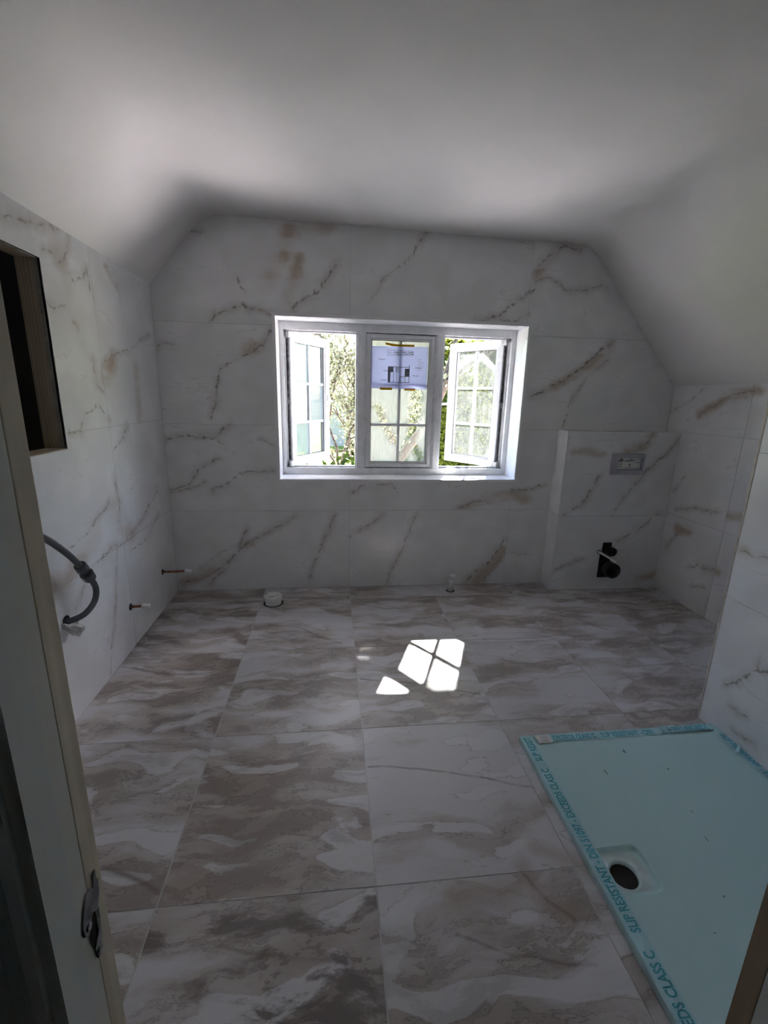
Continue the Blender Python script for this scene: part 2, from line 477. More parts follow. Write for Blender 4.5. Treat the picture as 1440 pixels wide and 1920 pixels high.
VEINS_PART = [('d', 0.01, 0.6, [(1.513, 0.227), (1.447, 0.306), (1.406, 0.372), (1.357, 0.404)]), ('d', 0.008, 0.4, [(1.406, 0.372), (1.396, 0.428)]), ('d', 0.008, 0.5, [(1.464, 0.17), (1.394, 0.173)]), ('d', 0.01, 0.5, [(1.42, 0.078), (1.335, 0.09)]), ('d', 0.012, 0.45, [(1.582, 0.806), (1.52, 0.792), (1.462, 0.822)]), ('g', 0.035, 0.3, [(1.572, 0.793), (1.459, 0.812)])]
VEINS_FLOOR = [('d', 0.01, 0.75, [(0.138, 2.009), (0.356, 1.957), (0.533, 1.9), (0.706, 1.849)]), ('d', 0.008, 0.7, [(0.13, 1.445), (0.313, 1.422), (0.412, 1.395), (0.546, 1.356), (0.728, 1.292)]), ('d', 0.014, 0.7, [(-1.087, 2.203), (-0.975, 2.162), (-0.872, 2.126)]), ('d', 0.01, 0.6, [(-0.872, 2.126), (-0.661, 2.115), (-0.499, 2.159)]), ('d', 0.012, 0.6, [(-0.408, 2.591), (-0.211, 2.551), (-0.111, 2.461), (0.045, 2.347)]), ('d', 0.012, 0.6, [(-0.211, 2.551), (-0.144, 2.495), (-0.078, 2.422)]), ('d', 0.012, 0.7, [(-0.683, 1.13), (-0.602, 1.096), (-0.497, 1.052)]), ('d', 0.012, 0.6, [(0.128, 2.878), (0.338, 2.768), (0.674, 2.803)]), ('d', 0.012, 0.55, [(1.403, 2.637), (1.582, 2.55), (1.712, 2.401)]), ('d', 0.012, 0.5, [(0.602, 2.32), (0.862, 2.332), (1.192, 2.333)]), ('d', 0.008, 0.55, [(0.328, 0.863), (0.452, 0.804), (0.66, 0.761)]), ('d', 0.01, 0.5, [(-0.31, 0.888), (-0.198, 0.855), (0.016, 0.823)]), ('d', 0.012, 0.5, [(0.568, 1.011), (0.608, 0.917), (0.656, 0.858)]), ('g', 0.06, 0.6, [(0.58, 1.018), (0.581, 0.963), (0.652, 0.865)]), ('g', 0.07, 0.5, [(0.35, 0.941), (0.518, 0.969), (0.578, 0.994)]), ('g', 0.05, 0.5, [(0.647, 1.071), (0.761, 1.018)])]
# ------------------------------------------------------------------ materials
M = {}
M['grout'] = plain('light grey grout', (0.52, 0.52, 0.51), 0.85, var=0.05, scale=40)
M['plaster'] = plain('white painted plaster', (0.91, 0.892, 0.885), 0.85, spec=0.25, var=0.012, scale=3)
M['hall'] = plain('hallway paint', (0.66, 0.70, 0.70), 0.8, var=0.05, scale=5)
M['hallfloor'] = wood('hallway boards', (0.25, 0.18, 0.12), (0.36, 0.27, 0.18), 'Y')
M['upvc'] = plain('white window plastic', (0.74, 0.74, 0.765), 0.28, var=0.015, scale=8, rvar=0.05)
M['sill'] = plain('glossy white reveal board', (0.82, 0.82, 0.84), 0.11, var=0.015, scale=5, rvar=0.02)
M['gasket'] = plain('grey rubber gasket', (0.10, 0.10, 0.105), 0.6)
M['steel'] = plain('dull steel', (0.60, 0.60, 0.61), 0.38, metal=0.9, var=0.15, scale=30)
M['darksteel'] = plain('tarnished steel', (0.30, 0.30, 0.31), 0.45, metal=0.8, var=0.3, scale=60)
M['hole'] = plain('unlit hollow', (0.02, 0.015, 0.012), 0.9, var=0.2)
M['pine'] = wood('raw pine', (0.72, 0.63, 0.50), (0.86, 0.78, 0.65), 'Z', 1.6)
M['stud'] = wood('stud timber', (0.42, 0.34, 0.25), (0.55, 0.46, 0.35), 'Z', 1.0)
M['studh'] = wood('stud timber across', (0.30, 0.23, 0.16), (0.42, 0.34, 0.25), 'Y', 1.0)
M['brownwood'] = wood('brown raw timber', (0.30, 0.22, 0.155), (0.42, 0.32, 0.23), 'Z', 1.3)
M['primer'] = wood('grey-white primed timber', (0.70, 0.73, 0.72), (0.76, 0.79, 0.775), 'Z', 1.2, 0.5)
M['primer2'] = wood('cream primed timber', (0.74, 0.75, 0.70), (0.80, 0.81, 0.76), 'Z', 1.2, 0.5)
M['pboard'] = plain('plasterboard edge', (0.33, 0.31, 0.29), 0.9, var=0.15, scale=25)
M['whiteplastic'] = plain('white plastic pipe', (0.78, 0.77, 0.78), 0.32, var=0.03)
M['blackplastic'] = plain('black plastic', (0.012, 0.012, 0.013), 0.35, var=0.2)
M['greyplastic'] = plain('dark grey conduit plastic', (0.085, 0.092, 0.105), 0.42, var=0.1, scale=30)
M['copper'] = plain('copper pipe', (0.48, 0.22, 0.13), 0.35, metal=0.9, var=0.15, scale=50)
M['rag'] = plain('torn white plastic wrap', (0.72, 0.72, 0.70), 0.6, var=0.1, scale=30)
M['lilac'] = plain('lilac-grey plastic frame', (0.44, 0.44, 0.50), 0.4, var=0.04)
M['lilac2'] = plain('shaded lilac plastic rim', (0.36, 0.36, 0.42), 0.4, var=0.04)
M['paper'] = plain('white label paper', (0.74, 0.74, 0.72), 0.7, var=0.04, scale=30)
M['ink'] = plain('black print', (0.03, 0.03, 0.04), 0.6)
M['trayfilm'] = plain('pale teal protective film', (0.475, 0.69, 0.715), 0.33, var=0.006, scale=3, rvar=0.004)
M['traytape'] = plain('light blue edge film', (0.44, 0.70, 0.76), 0.26, var=0.03, scale=14, bump=0.0010, rvar=0.03)
M['traytext'] = plain('blue film print', (0.07, 0.38, 0.50), 0.35, var=0.1, scale=30)
M['traywhite'] = plain('tray waste plastic', (0.56, 0.68, 0.69), 0.25, var=0.03)
M['trim'] = plain('beige tile trim', (0.52, 0.46, 0.41), 0.35, var=0.08, scale=30)
M['amber'] = plain('amber adhesive tape', (0.52, 0.33, 0.03), 0.35, var=0.1, scale=40)


def glass_mat(name, ax, haze, clear, tint=(0.93, 0.97, 0.95), oval=None, hazecol=(0.90, 0.93, 0.86)):
    """obscure rain-pattern glass under a film of dried cleaner; 'clear' are wiped strokes"""
    t = NT(name)
    P = plane_coord(t, ax)
    mp = t.n('ShaderNodeMapping')
    t.link(P, mp.inputs[0])
    mp.inputs['Scale'].default_value = (85, 9, 1)
    st = t.noise(mp.outputs[0], 1.0, 3, 0.6)
    bl = t.noise(P, 9.0, 3)
    h = t.math('ADD', haze, t.math('MULTIPLY', t.math('SUBTRACT', st.outputs[0], 0.5), 0.9))
    h = t.math('ADD', h, t.math('MULTIPLY', t.math('SUBTRACT', bl.outputs[0], 0.5), 0.25))
    if clear:
        wv = t.vmath('SCALE', t.vmath('SUBTRACT', bl.outputs[1], (0.5, 0.5, 0.5)), None, 0.05)
        Q = t.vmath('MULTIPLY', t.vmath('ADD', P, wv), (1, 1, 0))
        h = t.math('SUBTRACT', h, seg_mask(t, Q, clear))
    if oval:
        d = t.vmath('MULTIPLY', t.vmath('SUBTRACT', P, (oval[0], oval[1], 0)), (1 / oval[2], 1 / oval[3], 0))
        h = t.math('SUBTRACT', h, t.ramp(t.vmath('LENGTH', d), 0.93, 1.0, 0.30, 0.0))
    h = t.math('MINIMUM', t.math('MAXIMUM', h, 0.05), 0.96)
    tr = t.n('ShaderNodeBsdfTransparent')
    tr.inputs[0].default_value = (*tint, 1)
    tl = t.n('ShaderNodeBsdfTranslucent')
    tl.inputs[0].default_value = (*hazecol, 1)
    mx = t.n('ShaderNodeMixShader')
    t.link(h, mx.inputs[0]); t.link(tr.outputs[0], mx.inputs[1]); t.link(tl.outputs[0], mx.inputs[2])
    gl = t.n('ShaderNodeBsdfGlossy')
    gl.inputs['Roughness'].default_value = 0.12
    fr = t.n('ShaderNodeFresnel')
    fr.inputs[0].default_value = 1.45
    mx2 = t.n('ShaderNodeMixShader')
    t.link(t.math('MULTIPLY', fr.outputs[0], 0.8), mx2.inputs[0]); t.link(mx.outputs[0], mx2.inputs[1]); t.link(gl.outputs[0], mx2.inputs[2])
    t.link(mx2.outputs[0], t.out.inputs[0])
    return t.m


def sheet_mat(name, col, k=0.65):
    """thin sheet that lets daylight through"""
    t = NT(name)
    nz = t.noise(t.n('ShaderNodeTexCoord').outputs['Object'], 30, 3)
    c = t.mix(nz.outputs[0], tuple(v * 0.94 for v in col), col)
    df = t.n('ShaderNodeBsdfDiffuse'); tl = t.n('ShaderNodeBsdfTranslucent')
    t.link(c, df.inputs[0]); t.link(c, tl.inputs[0])
    mx = t.n('ShaderNodeMixShader')
    mx.inputs[0].default_value = k
    t.link(df.outputs[0], mx.inputs[1]); t.link(tl.outputs[0], mx.inputs[2])
    t.link(mx.outputs[0], t.out.inputs[0])
    return t.m


# ------------------------------------------------------------------ room dimensions (metres)
XL, XR, XP, YB, YF = -1.10, 2.46, 1.65, 3.15, 0.42
WX0, WX1, WZ0, WZ1 = -0.36, 1.326, 0.813, 1.865       # window opening in the back wall
BX0, BY, BZ = 1.614, 3.00, 1.181                        # boxed-in pipework
NY0, NY1, NZ0, NZ1 = 1.42, 2.035, 1.138, 1.862          # opening in the left wall
PY = 1.60                                               # far end of the shower wall
ROOF = [(XL, 2.015), (-0.75, 2.413), (1.707, 2.375), (XR, 1.505)]
TT = 0.010

# ------------------------------------------------------------------ floor
fb = MB()
fb.box(-1.25, 2.60, YF - 0.04, 3.30, -0.12, -0.0015)
floor = tag(fb.build('floor', M['grout']), 'floor of large beige and grey marble-look tiles', kind='structure')
fx = [XL, -0.49, 0.12, 0.728, 1.318, 1.905, XR]
fy = [YF, 1.002, 1.653, 2.302, 2.952, YB]
G = 0.0022
FB = {(2, 1): (-0.8, 0.0), (2, 0): (0.45, 0.25), (1, 0): (0.6, 0.9), (1, 1): (1.0, 0.35), (1, 2): (0.75, 0.35), (2, 2): (0.35, 0.3), (0, 1): (0.75, 0.3), (0, 0): (0.6, 0.3), (2, 3): (0.55, 0.5), (0, 3): (0.8, 0.6), (1, 3): (0.35, 0.4), (0, 2): (0.7, 0.5), (3, 2): (0.45, 0.3)}
for i in range(len(fx) - 1):
    for j in range(len(fy) - 1):
        x0, x1, y0, y1 = fx[i] + G, fx[i + 1] - G, fy[j] + G, fy[j + 1] - G
        polys = [[(x0, y0), (x1, y0), (x1, y1), (x0, y1)]]
        if fx[i + 1] > XP and fy[j] < PY:                # stops at the shower wall
            polys = [q for p in polys for q in minus_rect(p, (XP + 0.002, XP + 0.12, -5, PY))]
        if fy[j + 1] > BY and fx[i + 1] > BX0:
            polys = [q for p in polys for q in minus_rect(p, (BX0, 9, BY, 9))]
        if not polys:
            continue
        b = MB()
        for p in polys:
            b.prism(p, 0.0, -TT, lambda u, v, d: (u, v, d))
        br, dk = FB.get((i, j), (0.5, 0.35))
        mt = floor_marble('floor tile %d %d' % (i, j), (x0, x1, y0, y1), VEINS_FLOOR, (i * 7 + j * 3) % 11 + 0.37 * i, br, dk)
        b.build('floor_tile', mt, floor)

# ------------------------------------------------------------------ walls
def tile_wall(parent, name, us, vs, outline, holes, fn, ax, veins, seed):
    for i in range(len(us) - 1):
        for j in range(len(vs) - 1):
            g = 0.0011
            r = (us[i] + g, us[i + 1] - g, vs[j] + g, vs[j + 1] - g)
            poly = [(r[0], r[2]), (r[1], r[2]), (r[1], r[3]), (r[0], r[3])]
            for h in outline:
                poly = clip_half(poly, *h)
                if len(poly) < 3:
                    break
            if len(poly) < 3:
                continue
            polys = [poly]
            for h in holes:
                polys = [q for p in polys for q in minus_rect(p, h)]
            polys = [p for p in polys if area(p) > 1e-5]
            if not polys:
                continue
            b = MB()
            for p in polys:
                b.prism(p, 0.0, TT, fn)
            b.build(name, marble('%s tile %d %d' % (parent.name, i, j), ax, r, veins, seed + i * 1.7 + j * 2.9), parent)


def half_from(p, q):
    """half-plane to the right-hand (lower) side of the roof line p->q"""
    dx, dz = q[0] - p[0], q[1] - p[1]
    return (-dz, dx, -dz * p[0] + dx * p[1])


outline = [half_from(a, b) for a, b in zip(ROOF[:-1], ROOF[1:])]
g_ = 0.0025
# back wall with the window opening
b = MB()
b.box(-1.30, WX0 - 0.02, YB + g_, 3.44, -0.10, 2.60)
b.box(WX1 + 0.02, 2.60, YB + g_, 3.44, -0.10, 2.60)
b.box(WX0 - 0.02, WX1 + 0.02, YB + g_, 3.44, -0.10, WZ0 - 0.02)
b.box(WX0 - 0.02, WX1 + 0.02, YB + g_, 3.44, WZ1 + 0.02, 2.60)
wall_back = tag(b.build('wall_back', M['grout']), 'marble-tiled back wall around the white window', kind='structure')
tile_wall(wall_back, 'wall_tile', [XL, 0.117, 1.307, XR], [0.0, 0.588, 1.178, 1.805, 2.5], outline,
          [(WX0, WX1, WZ0, WZ1), (BX0 + 0.01, 9, -1, BZ - 0.01)], lambda u, v, d: (u, YB + d, v), 'XZ', VEINS_BACK, 1.0)

# left wall with the timber-lined opening
b = MB()
for (y0, y1, z0, z1) in ((YF - 0.1, NY0, -0.1, 2.3), (NY1, 3.3, -0.1, 2.3), (NY0, NY1, -0.1, NZ0), (NY0, NY1, NZ1, 2.3)):
    b.box(-1.112, XL - g_, y0, y1, z0, z1)
wall_left = tag(b.build('wall_left', M['grout']), 'marble-tiled left wall with an open recess', kind='structure')
tile_wall(wall_left, 'wall_tile', [YF, 1.22, 2.42, YB], [0.0, 0.60, 1.205, 2.3], [(0, 1, 2.015)],
          [(NY0, NY1, NZ0, NZ1)], lambda u, v, d: (XL - d, u, v), 'YZ', VEINS_LEFT, 20.0)

# far right wall below the sloping ceiling
b = MB()
b.box(XR + g_, XR + 0.14, YF - 0.1, 3.3, -0.1, 1.62)
wall_right = tag(b.build('wall_right', M['grout']), 'marble-tiled right wall under the sloping ceiling', kind='structure')
tile_wall(wall_right, 'wall_tile', [YF, 1.31, 2.50, YB], [0.0, 0.60, 1.19, 1.6], [(0, 1, 1.508)], [],
          lambda u, v, d: (XR + d, u, v), 'YZ', VEINS_RIGHT, 40.0)

# shower wall that stands forward of the right wall
b = MB()
b.box(XP + g_, XP + 0.11, YF - 0.02, PY - 0.002, -0.1, 2.45)
wall_shower = tag(b.build('wall_shower', M['grout']), 'pale tiled shower wall standing forward on the right', kind='structure')
tile_wall(wall_shower, 'wall_tile', [YF, 1.02, PY], [0.0, 0.60, 1.205, 1.808, 2.45], [], [],
          lambda u, v, d: (XP + d, u, v), 'YZ', VEINS_PART, 60.0)
b = MB()
prof = [(XP - 0.0015, PY - 0.004), (XP + 0.002, PY - 0.004), (XP + 0.012, PY - 0.001), (XP + 0.012, PY + 0.006), (XP + 0.004, PY + 0.009), (XP - 0.0015, PY + 0.006)]
b.prism(prof, 0.0, 2.42, lambda u, v, d: (u, v, d))
tag(b.build('trim_1', M['trim'], None, 0.001), 'beige trim on the edge of the shower wall', kind='structure')

# boxed-in pipework below the slope
b = MB()
b.box(BX0 + g_, XR, BY + g_, YB, 0.0, BZ - 0.012)
wall_boxing = tag(b.build('wall_boxing', M['grout']), 'tiled boxing in the back right corner', kind='structure')
tile_wall(wall_boxing, 'wall_tile', [BX0 + TT, XR], [0.0, 0.578, BZ], [], [], lambda u, v, d: (u, BY + d, v), 'XZ', VEINS_BOX, 80.0)
tile_wall(wall_boxing, 'wall_tile', [BY, YB], [0.0, 0.578, BZ], [], [], lambda u, v, d: (BX0 + d, u, v), 'YZ', [], 90.0)
b = MB()
b.box(BX0 + TT, XR, BY + TT, YB, BZ - 0.012, BZ)
b.build('top_tile', marble('boxing top tile', 'XY', (0, 1, 0, 1), [], 95.0), wall_boxing)

# wall that holds the doorway (camera stands in it)
DX0, DX1, DZ1 = -0.259, 0.600, 2.02
b = MB()
b.box(-1.30, DX0 - 0.03, 0.338, YF, -0.1, 2.45)
b.box(DX1 + 0.03, 2.60, 0.338, YF, -0.1, 2.45)
b.box(DX0 - 0.03, DX1 + 0.03, 0.338, YF, DZ1 + 0.03, 2.45)
tag(b.build('wall_front', M['plaster']), 'plastered wall around the doorway', kind='structure')
b = MB()
b.box(-1.5, 1.9, -1.6, -1.5, -0.1, 2.5)
b.box(-1.6, -1.5, -1.6, 0.34, -0.1, 2.5)
b.box(1.9, 2.0, -1.6, 0.34, -0.1, 2.5)
b.box(-1.5, -1.30, 0.30, 0.338, -0.1, 2.5)
tag(b.build('wall_hallway', M['hall']), 'walls of the dim hallway outside the door', kind='structure')
b = MB()
b.box(-1.6, 2.0, -1.6, YF - 0.04, -0.12, -0.004)
tag(b.build('floor_hallway', M['hallfloor']), 'boarded hallway floor', kind='structure')
b = MB()
b.box(-1.6, 2.0, -1.6, 0.36, 2.40, 2.5)
tag(b.build('ceiling_hallway', M['hall']), 'hallway ceiling', kind='structure')

# ------------------------------------------------------------------ ceiling: flat top, two slopes, rounded creases
def fillet(pts, r, n=10):
    out = [pts[0]]
    for a, p, c in zip(pts[:-2], pts[1:-1], pts[2:]):
        P, A, C = Vector(p), Vector(a), Vector(c)
        u, w = (A - P).normalized(), (C - P).normalized()
        k = r
        for i in range(n + 1):
            t = i / n
            out.append(tuple((P + u * k) * (1 - t) ** 2 + P * 2 * t * (1 - t) + (P + w * k) * t * t))
    out.append(pts[-1])
    return out


low = fillet([(XL - 0.012, ROOF[0][1] - 0.012 * 0.398 / 0.35), ROOF[1], ROOF[2], (XR + 0.14, ROOF[3][1] - 0.14 * 0.87 / 0.753)], 0.11)
hi = [(low[-1][0], 2.62), (low[0][0], 2.62)]
b = MB()
n = len(low)
for k in range(n - 1):
    (xa, za), (xb, zb) = low[k], low[k + 1]
    y0, y1 = 0.338, 3.30
    b.add([(xa, y0, za), (xb, y0, zb), (xb, y1, zb), (xa, y1, za), (xa, y0, 2.62), (xb, y0, 2.62), (xb, y1, 2.62), (xa, y1, 2.62)],
          [(0, 1, 2, 3), (4, 5, 6, 7), (0, 1, 5, 4), (3, 2, 6, 7)])
ceiling = b.build('ceiling', M['plaster'])
bm = bmesh.new(); bm.from_mesh(ceiling.data)
bmesh.ops.remove_doubles(bm, verts=bm.verts, dist=1e-5)
for f in bm.faces:
    f.smooth = abs(f.normal.y) < 0.5 and f.calc_center_median().z < 2.6
bmesh.ops.recalc_face_normals(bm, faces=bm.faces)
bm.to_mesh(ceiling.data); bm.free()
tag(ceiling, 'white plastered ceiling with sloping sides', kind='structure')

# ------------------------------------------------------------------ window
win = tag(empty('window_1', (0.483, 3.36, WZ0)), 'white three-light window with both side casements open', kind='structure')
FY0, FY1 = 3.36, 3.43
b = MB(); b.box(WX0 - 0.02, WX1 + 0.02, YB - 0.004, FY0 + 0.02, WZ0 - 0.02, WZ0); b.build('sill_board', M['sill'], win, 0.003)
b = MB(); b.box(WX0 - 0.02, WX1 + 0.02, YB - 0.001, FY0 + 0.02, WZ1, WZ1 + 0.02); b.build('head_board', M['sill'], win, 0.002)
b = MB(); b.box(WX0 - 0.019, WX0, YB - 0.001, 3.436, WZ0, WZ1); b.build('side_board', M['sill'], win, 0.002)
b = MB(); b.box(WX1, WX1 + 0.019, YB - 0.001, 3.436, WZ0, WZ1); b.build('side_board', M['sill'], win, 0.002)
OX0, OX1, OZ0, OZ1 = -0.332, 1.295, 0.861, 1.812
b = MB()
b.box(WX0, OX0, FY0, FY1, WZ0, WZ1)
b.box(OX1, WX1, FY0, FY1, WZ0, WZ1)
b.box(OX0, OX1, FY0, FY1, WZ0, OZ0)
b.box(OX0, OX1, FY0, FY1, OZ1, WZ1)
# stepped rebate outside the visible face
b.box(OX0, OX0 + 0.012, FY0 + 0.03, FY1, OZ0, OZ1)
b.box(OX1 - 0.012, OX1, FY0 + 0.03, FY1, OZ0, OZ1)
b.box(OX0, OX1, FY0 + 0.03, FY1, OZ0, OZ0 + 0.012)
b.box(OX0, OX1, FY0 + 0.03, FY1, OZ1 - 0.012, OZ1)
b.build('outer_frame', M['upvc'], win, 0.002)
for (x0, x1) in ((0.166, 0.238), (0.735, 0.802)):
    b = MB()
    b.box(x0, x1, FY0, FY1, OZ0 - 0.004, OZ1 + 0.004)
    b.box(x0 + 0.012, x1 - 0.012, FY0 - 0.012, FY0, OZ0 - 0.004, OZ1 + 0.004)
    b.build('mullion', M['upvc'], win, 0.004)


def sash(fn, w, z0, z1, fr, gm, handle_side, zbars, name):
    """one sash in its own plane: s along the width from the hinge, n outwards"""
    root = empty(name, win_local(fn(0, 0.03, z0)))
    root.parent = win
    b = MB()
    T0, T1 = 0.0, 0.055
    for (s0, s1, a, c) in ((0, fr, z0, z1), (w - fr, w, z0, z1), (fr, w - fr, z0, z0 + fr), (fr, w - fr, z1 - fr, z1)):
        b.box(s0, s1, T0, T1, a, c, fn)
    e = 0.012   # glazing bead, set back
    for (s0, s1, a, c) in ((fr, fr + e, z0 + fr, z1 - fr), (w - fr - e, w - fr, z0 + fr, z1 - fr), (fr + e, w - fr - e, z0 + fr, z0 + fr + e), (fr + e, w - fr - e, z1 - fr - e, z1 - fr)):
        b.box(s0, s1, T0 + 0.010, T1 - 0.006, a, c, fn)
    b.build('sash_frame', M['upvc'], root, 0.0025)
    gi = fr + e
    b = MB()
    for (s0, s1, a, c) in ((gi, gi + 0.004, z0 + gi, z1 - gi), (w - gi - 0.004, w - gi, z0 + gi, z1 - gi), (gi, w - gi, z0 + gi, z0 + gi + 0.004), (gi, w - gi, z1 - gi - 0.004, z1 - gi)):
        b.box(s0, s1, 0.014, 0.020, a, c, fn)
    b.build('gasket', M['gasket'], root)
    bw = 0.009
    mid = w / 2
    b = MB(); b.box(mid - bw, mid + bw, 0.017, 0.042, z0 + gi, z1 - gi, fn); b.build('glazing_bar', M['upvc'], root, 0.001)
    for zb in zbars:
        for (s0, s1) in ((gi, mid - bw), (mid + bw, w - gi)):
            b = MB(); b.box(s0, s1, 0.017, 0.042, zb - bw, zb + bw, fn); b.build('glazing_bar', M['upvc'], root, 0.001)
    zs = [z0 + gi] + list(zbars) + [z1 - gi]
    for k in range(3):
        for (s0, s1) in ((gi, mid), (mid, w - gi)):
            b = MB(); b.add([fn(s0, 0.029, zs[k]), fn(s1, 0.029, zs[k]), fn(s1, 0.029, zs[k + 1]), fn(s0, 0.029, zs[k + 1])], [(0, 1, 2, 3)]); b.build('pane', gm, root)
    if handle_side:
        zc = (z0 + z1) / 2 + 0.0
        b = MB()
        b.box(w - fr + 0.012, w - 0.016, -0.012, 0.0, zc - 0.05, zc + 0.05, fn)
        b.tube([fn(w - fr / 2, -0.002, zc), fn(w - fr / 2, -0.03, zc), fn(w - fr / 2, -0.04, zc)], 0.010, 10)
        b.tube([fn(w - fr / 2, -0.036, zc), fn(w - fr / 2 - 0.05 * handle_side, -0.042, zc - 0.004), fn(w - fr / 2 - 0.115 * handle_side, -0.044, zc - 0.008)], [0.010, 0.009, 0.007], 10)
        b.build('handle', M['whiteplastic'], root, smooth=True)
        for zc in (z0 + 0.022, z1 - 0.022):
            b = MB(); b.box(-0.028, 0.014, -0.010, 0.040, zc - 0.02, zc + 0.02, fn); b.box(-0.006, 0.20, 0.050, 0.058, zc - 0.010, zc + 0.010, fn)
            b.build('hinge_stay', M['steel'], root, 0.001)
        b = MB(); b.box(-0.004, 0.0, 0.012, 0.044, z0 + 0.05, z1 - 0.05, fn)
        b.build('weather_seal', M['darksteel'], root)
        b = MB(); b.box(-0.014, 0.0, 0.018, 0.036, (z0 + z1) / 2 - 0.02, (z0 + z1) / 2 + 0.02, fn)
        b.build('hinge_lug', M['steel'], root, 0.001)
    return root


def win_local(p):
    return Vector(p) - win.location


def swing(H, d, inner):
    def fn(s, n, z):
        return (H[0] + d[0] * s - inner[0] * n, H[1] + d[1] * s - inner[1] * n, z)
    return fn


# wiped strokes on the middle light (x, z)
strokes = [(0.325, 1.31, 0.455, 1.06, 0.055, 0.75), (0.61, 1.40, 0.60, 1.10, 0.085, 0.8), (0.60, 1.10, 0.52, 0.93, 0.075, 0.7), (0.60, 1.05, 0.66, 0.93, 0.06, 0.7)]
GM_MID = glass_mat('obscure glass, middle light', 'XZ', 0.92, strokes, oval=None, hazecol=(0.165, 0.172, 0.15))
GM_L = glass_mat('obscure glass, left casement', 'XZ', 0.88, [], hazecol=(0.135, 0.16, 0.168))
GM_R = glass_mat('obscure glass, right casement', 'XZ', 0.68, [], oval=(1.115, 1.27, 0.16, 0.42), hazecol=(0.06, 0.064, 0.06))
zb = [1.181, 1.462]
sash(lambda s, n, z: (0.240 + s, FY0 + 0.006 + n, z), 0.493, 0.868, 1.806, 0.026, GM_MID, 0, zb, 'fixed_sash')
sash(swing((-0.290, 3.40), (0.520, 0.854), (0.854, -0.520)), 0.515, 0.866, 1.806, 0.052, GM_L, 1, zb, 'casement_sash')
sash(swing((1.250, 3.405), (-0.598, 0.8015), (-0.8015, -0.598)), 0.500, 0.866, 1.806, 0.052, GM_R, -1, zb, 'casement_sash')

# ------------------------------------------------------------------ plan sheet taped over the middle light
SY = FY0 + 0.019
sheet = tag(empty('plan_drawing', (0.478, SY, 1.44)), 'lilac-white floor plan print taped over the middle window pane', 'drawing')
b = MB()
cols, rows = 16, 8
for k in range(rows):
    for c in range(cols):
        def pt(c_, k_):
            u, v = c_ / cols, k_ / rows
            x = 0.274 + 0.409 * u
            z = 1.438 + 0.288 * v + 0.006 * u * v
            y = SY - 0.003 - 0.002 * math.sin(u * 7) * math.sin(v * 5) - 0.010 * max(0, 0.12 - v) / 0.12 * (0.5 + 0.5 * math.cos(u * 9))
            return (x, y, z)
        b.add([pt(c, k), pt(c + 1, k), pt(c + 1, k + 1), pt(c, k + 1)], [(0, 1, 2, 3)])
b.build('paper', sheet_mat('lilac print paper', (0.50, 0.52, 0.84), 0.78), sheet, smooth=True)
b = MB()
def dl(x0, x1, z0, z1, dep=0.0):
    b.box(x0, x1, SY - 0.0068 - dep, SY - 0.0060 - dep, z0, z1)
# title block
for z in (1.700, 1.683, 1.668):
    dl(0.392, 0.575, z, z + 0.0016)
for x in (0.392, 0.440, 0.486, 0.540, 0.573):
    dl(x, x + 0.0016, 1.668, 1.701)
for x, z in ((0.445, 1.688), (0.497, 1.690), (0.545, 1.690), (0.452, 1.674), (0.505, 1.674), (0.548, 1.676)):
    dl(x, x + 0.032, z, z + 0.004)
# the plan: walls, rooms, stairs
dl(0.397, 0.553, 1.588, 1.5915); dl(0.397, 0.553, 1.482, 1.4855)
dl(0.397, 0.4005, 1.482, 1.591); dl(0.550, 0.5535, 1.482, 1.605)
dl(0.520, 0.523, 1.482, 1.580); dl(0.483, 0.4855, 1.482, 1.525); dl(0.483, 0.520, 1.522, 1.525)
dl(0.437, 0.4395, 1.484, 1.553); dl(0.458, 0.460, 1.49, 1.59)
for k in range(9):
    dl(0.450, 0.483, 1.552 + 0.004 * k, 1.5535 + 0.004 * k)
for (x, z) in ((0.33, 1.637), (0.345, 1.497), (0.365, 1.560), (0.59, 1.585), (0.575, 1.53)):
    dl(x, x + 0.045, z, z + 0.003)
b.build('plan_lines', M['ink'], sheet)
b = MB()
HT = plain('grey plan hatching', (0.20, 0.21, 0.24), 0.7)
dl(0.400, 0.437, 1.553, 1.589); dl(0.400, 0.415, 1.486, 1.553)
b.build('hatched_room', HT, sheet)
b = MB()
dl(0.523, 0.551, 1.524, 1.580)
b.build('hatched_room', HT, sheet)
b = MB()
for k in range(7):
    x0, z0 = 0.606 + 0.003 * (k % 3), 1.640 - 0.0125 * k
    pts = [(x0 + 0.004 * q, SY - 0.0066, z0 + 0.0022 * math.sin(q * 2.1 + k) + 0.0011 * q) for q in range(12 if k > 1 else 8)]
    b.tube(pts, 0.0007, 4)
b.build('handwriting', M['ink'], sheet)


def tape(pts, hw, label):
    t = MB()
    for p, q in zip(pts[:-1], pts[1:]):
        t.add([(p[0], SY - 0.0085, p[1] - hw), (q[0], SY - 0.0085, q[1] - hw), (q[0], SY - 0.0085, q[1] + hw), (p[0], SY - 0.0085, p[1] + hw),
               (p[0], SY - 0.0072, p[1] - hw), (q[0], SY - 0.0072, q[1] - hw), (q[0], SY - 0.0072, q[1] + hw), (p[0], SY - 0.0072, p[1] + hw)],
              [(0, 1, 2, 3), (4, 7, 6, 5), (0, 4, 5, 1), (3, 2, 6, 7), (0, 3, 7, 4), (1, 5, 6, 2)])
    tag(t.build('adhesive_tape', AMB), label, 'tape', 'amber tape strips holding the plan')


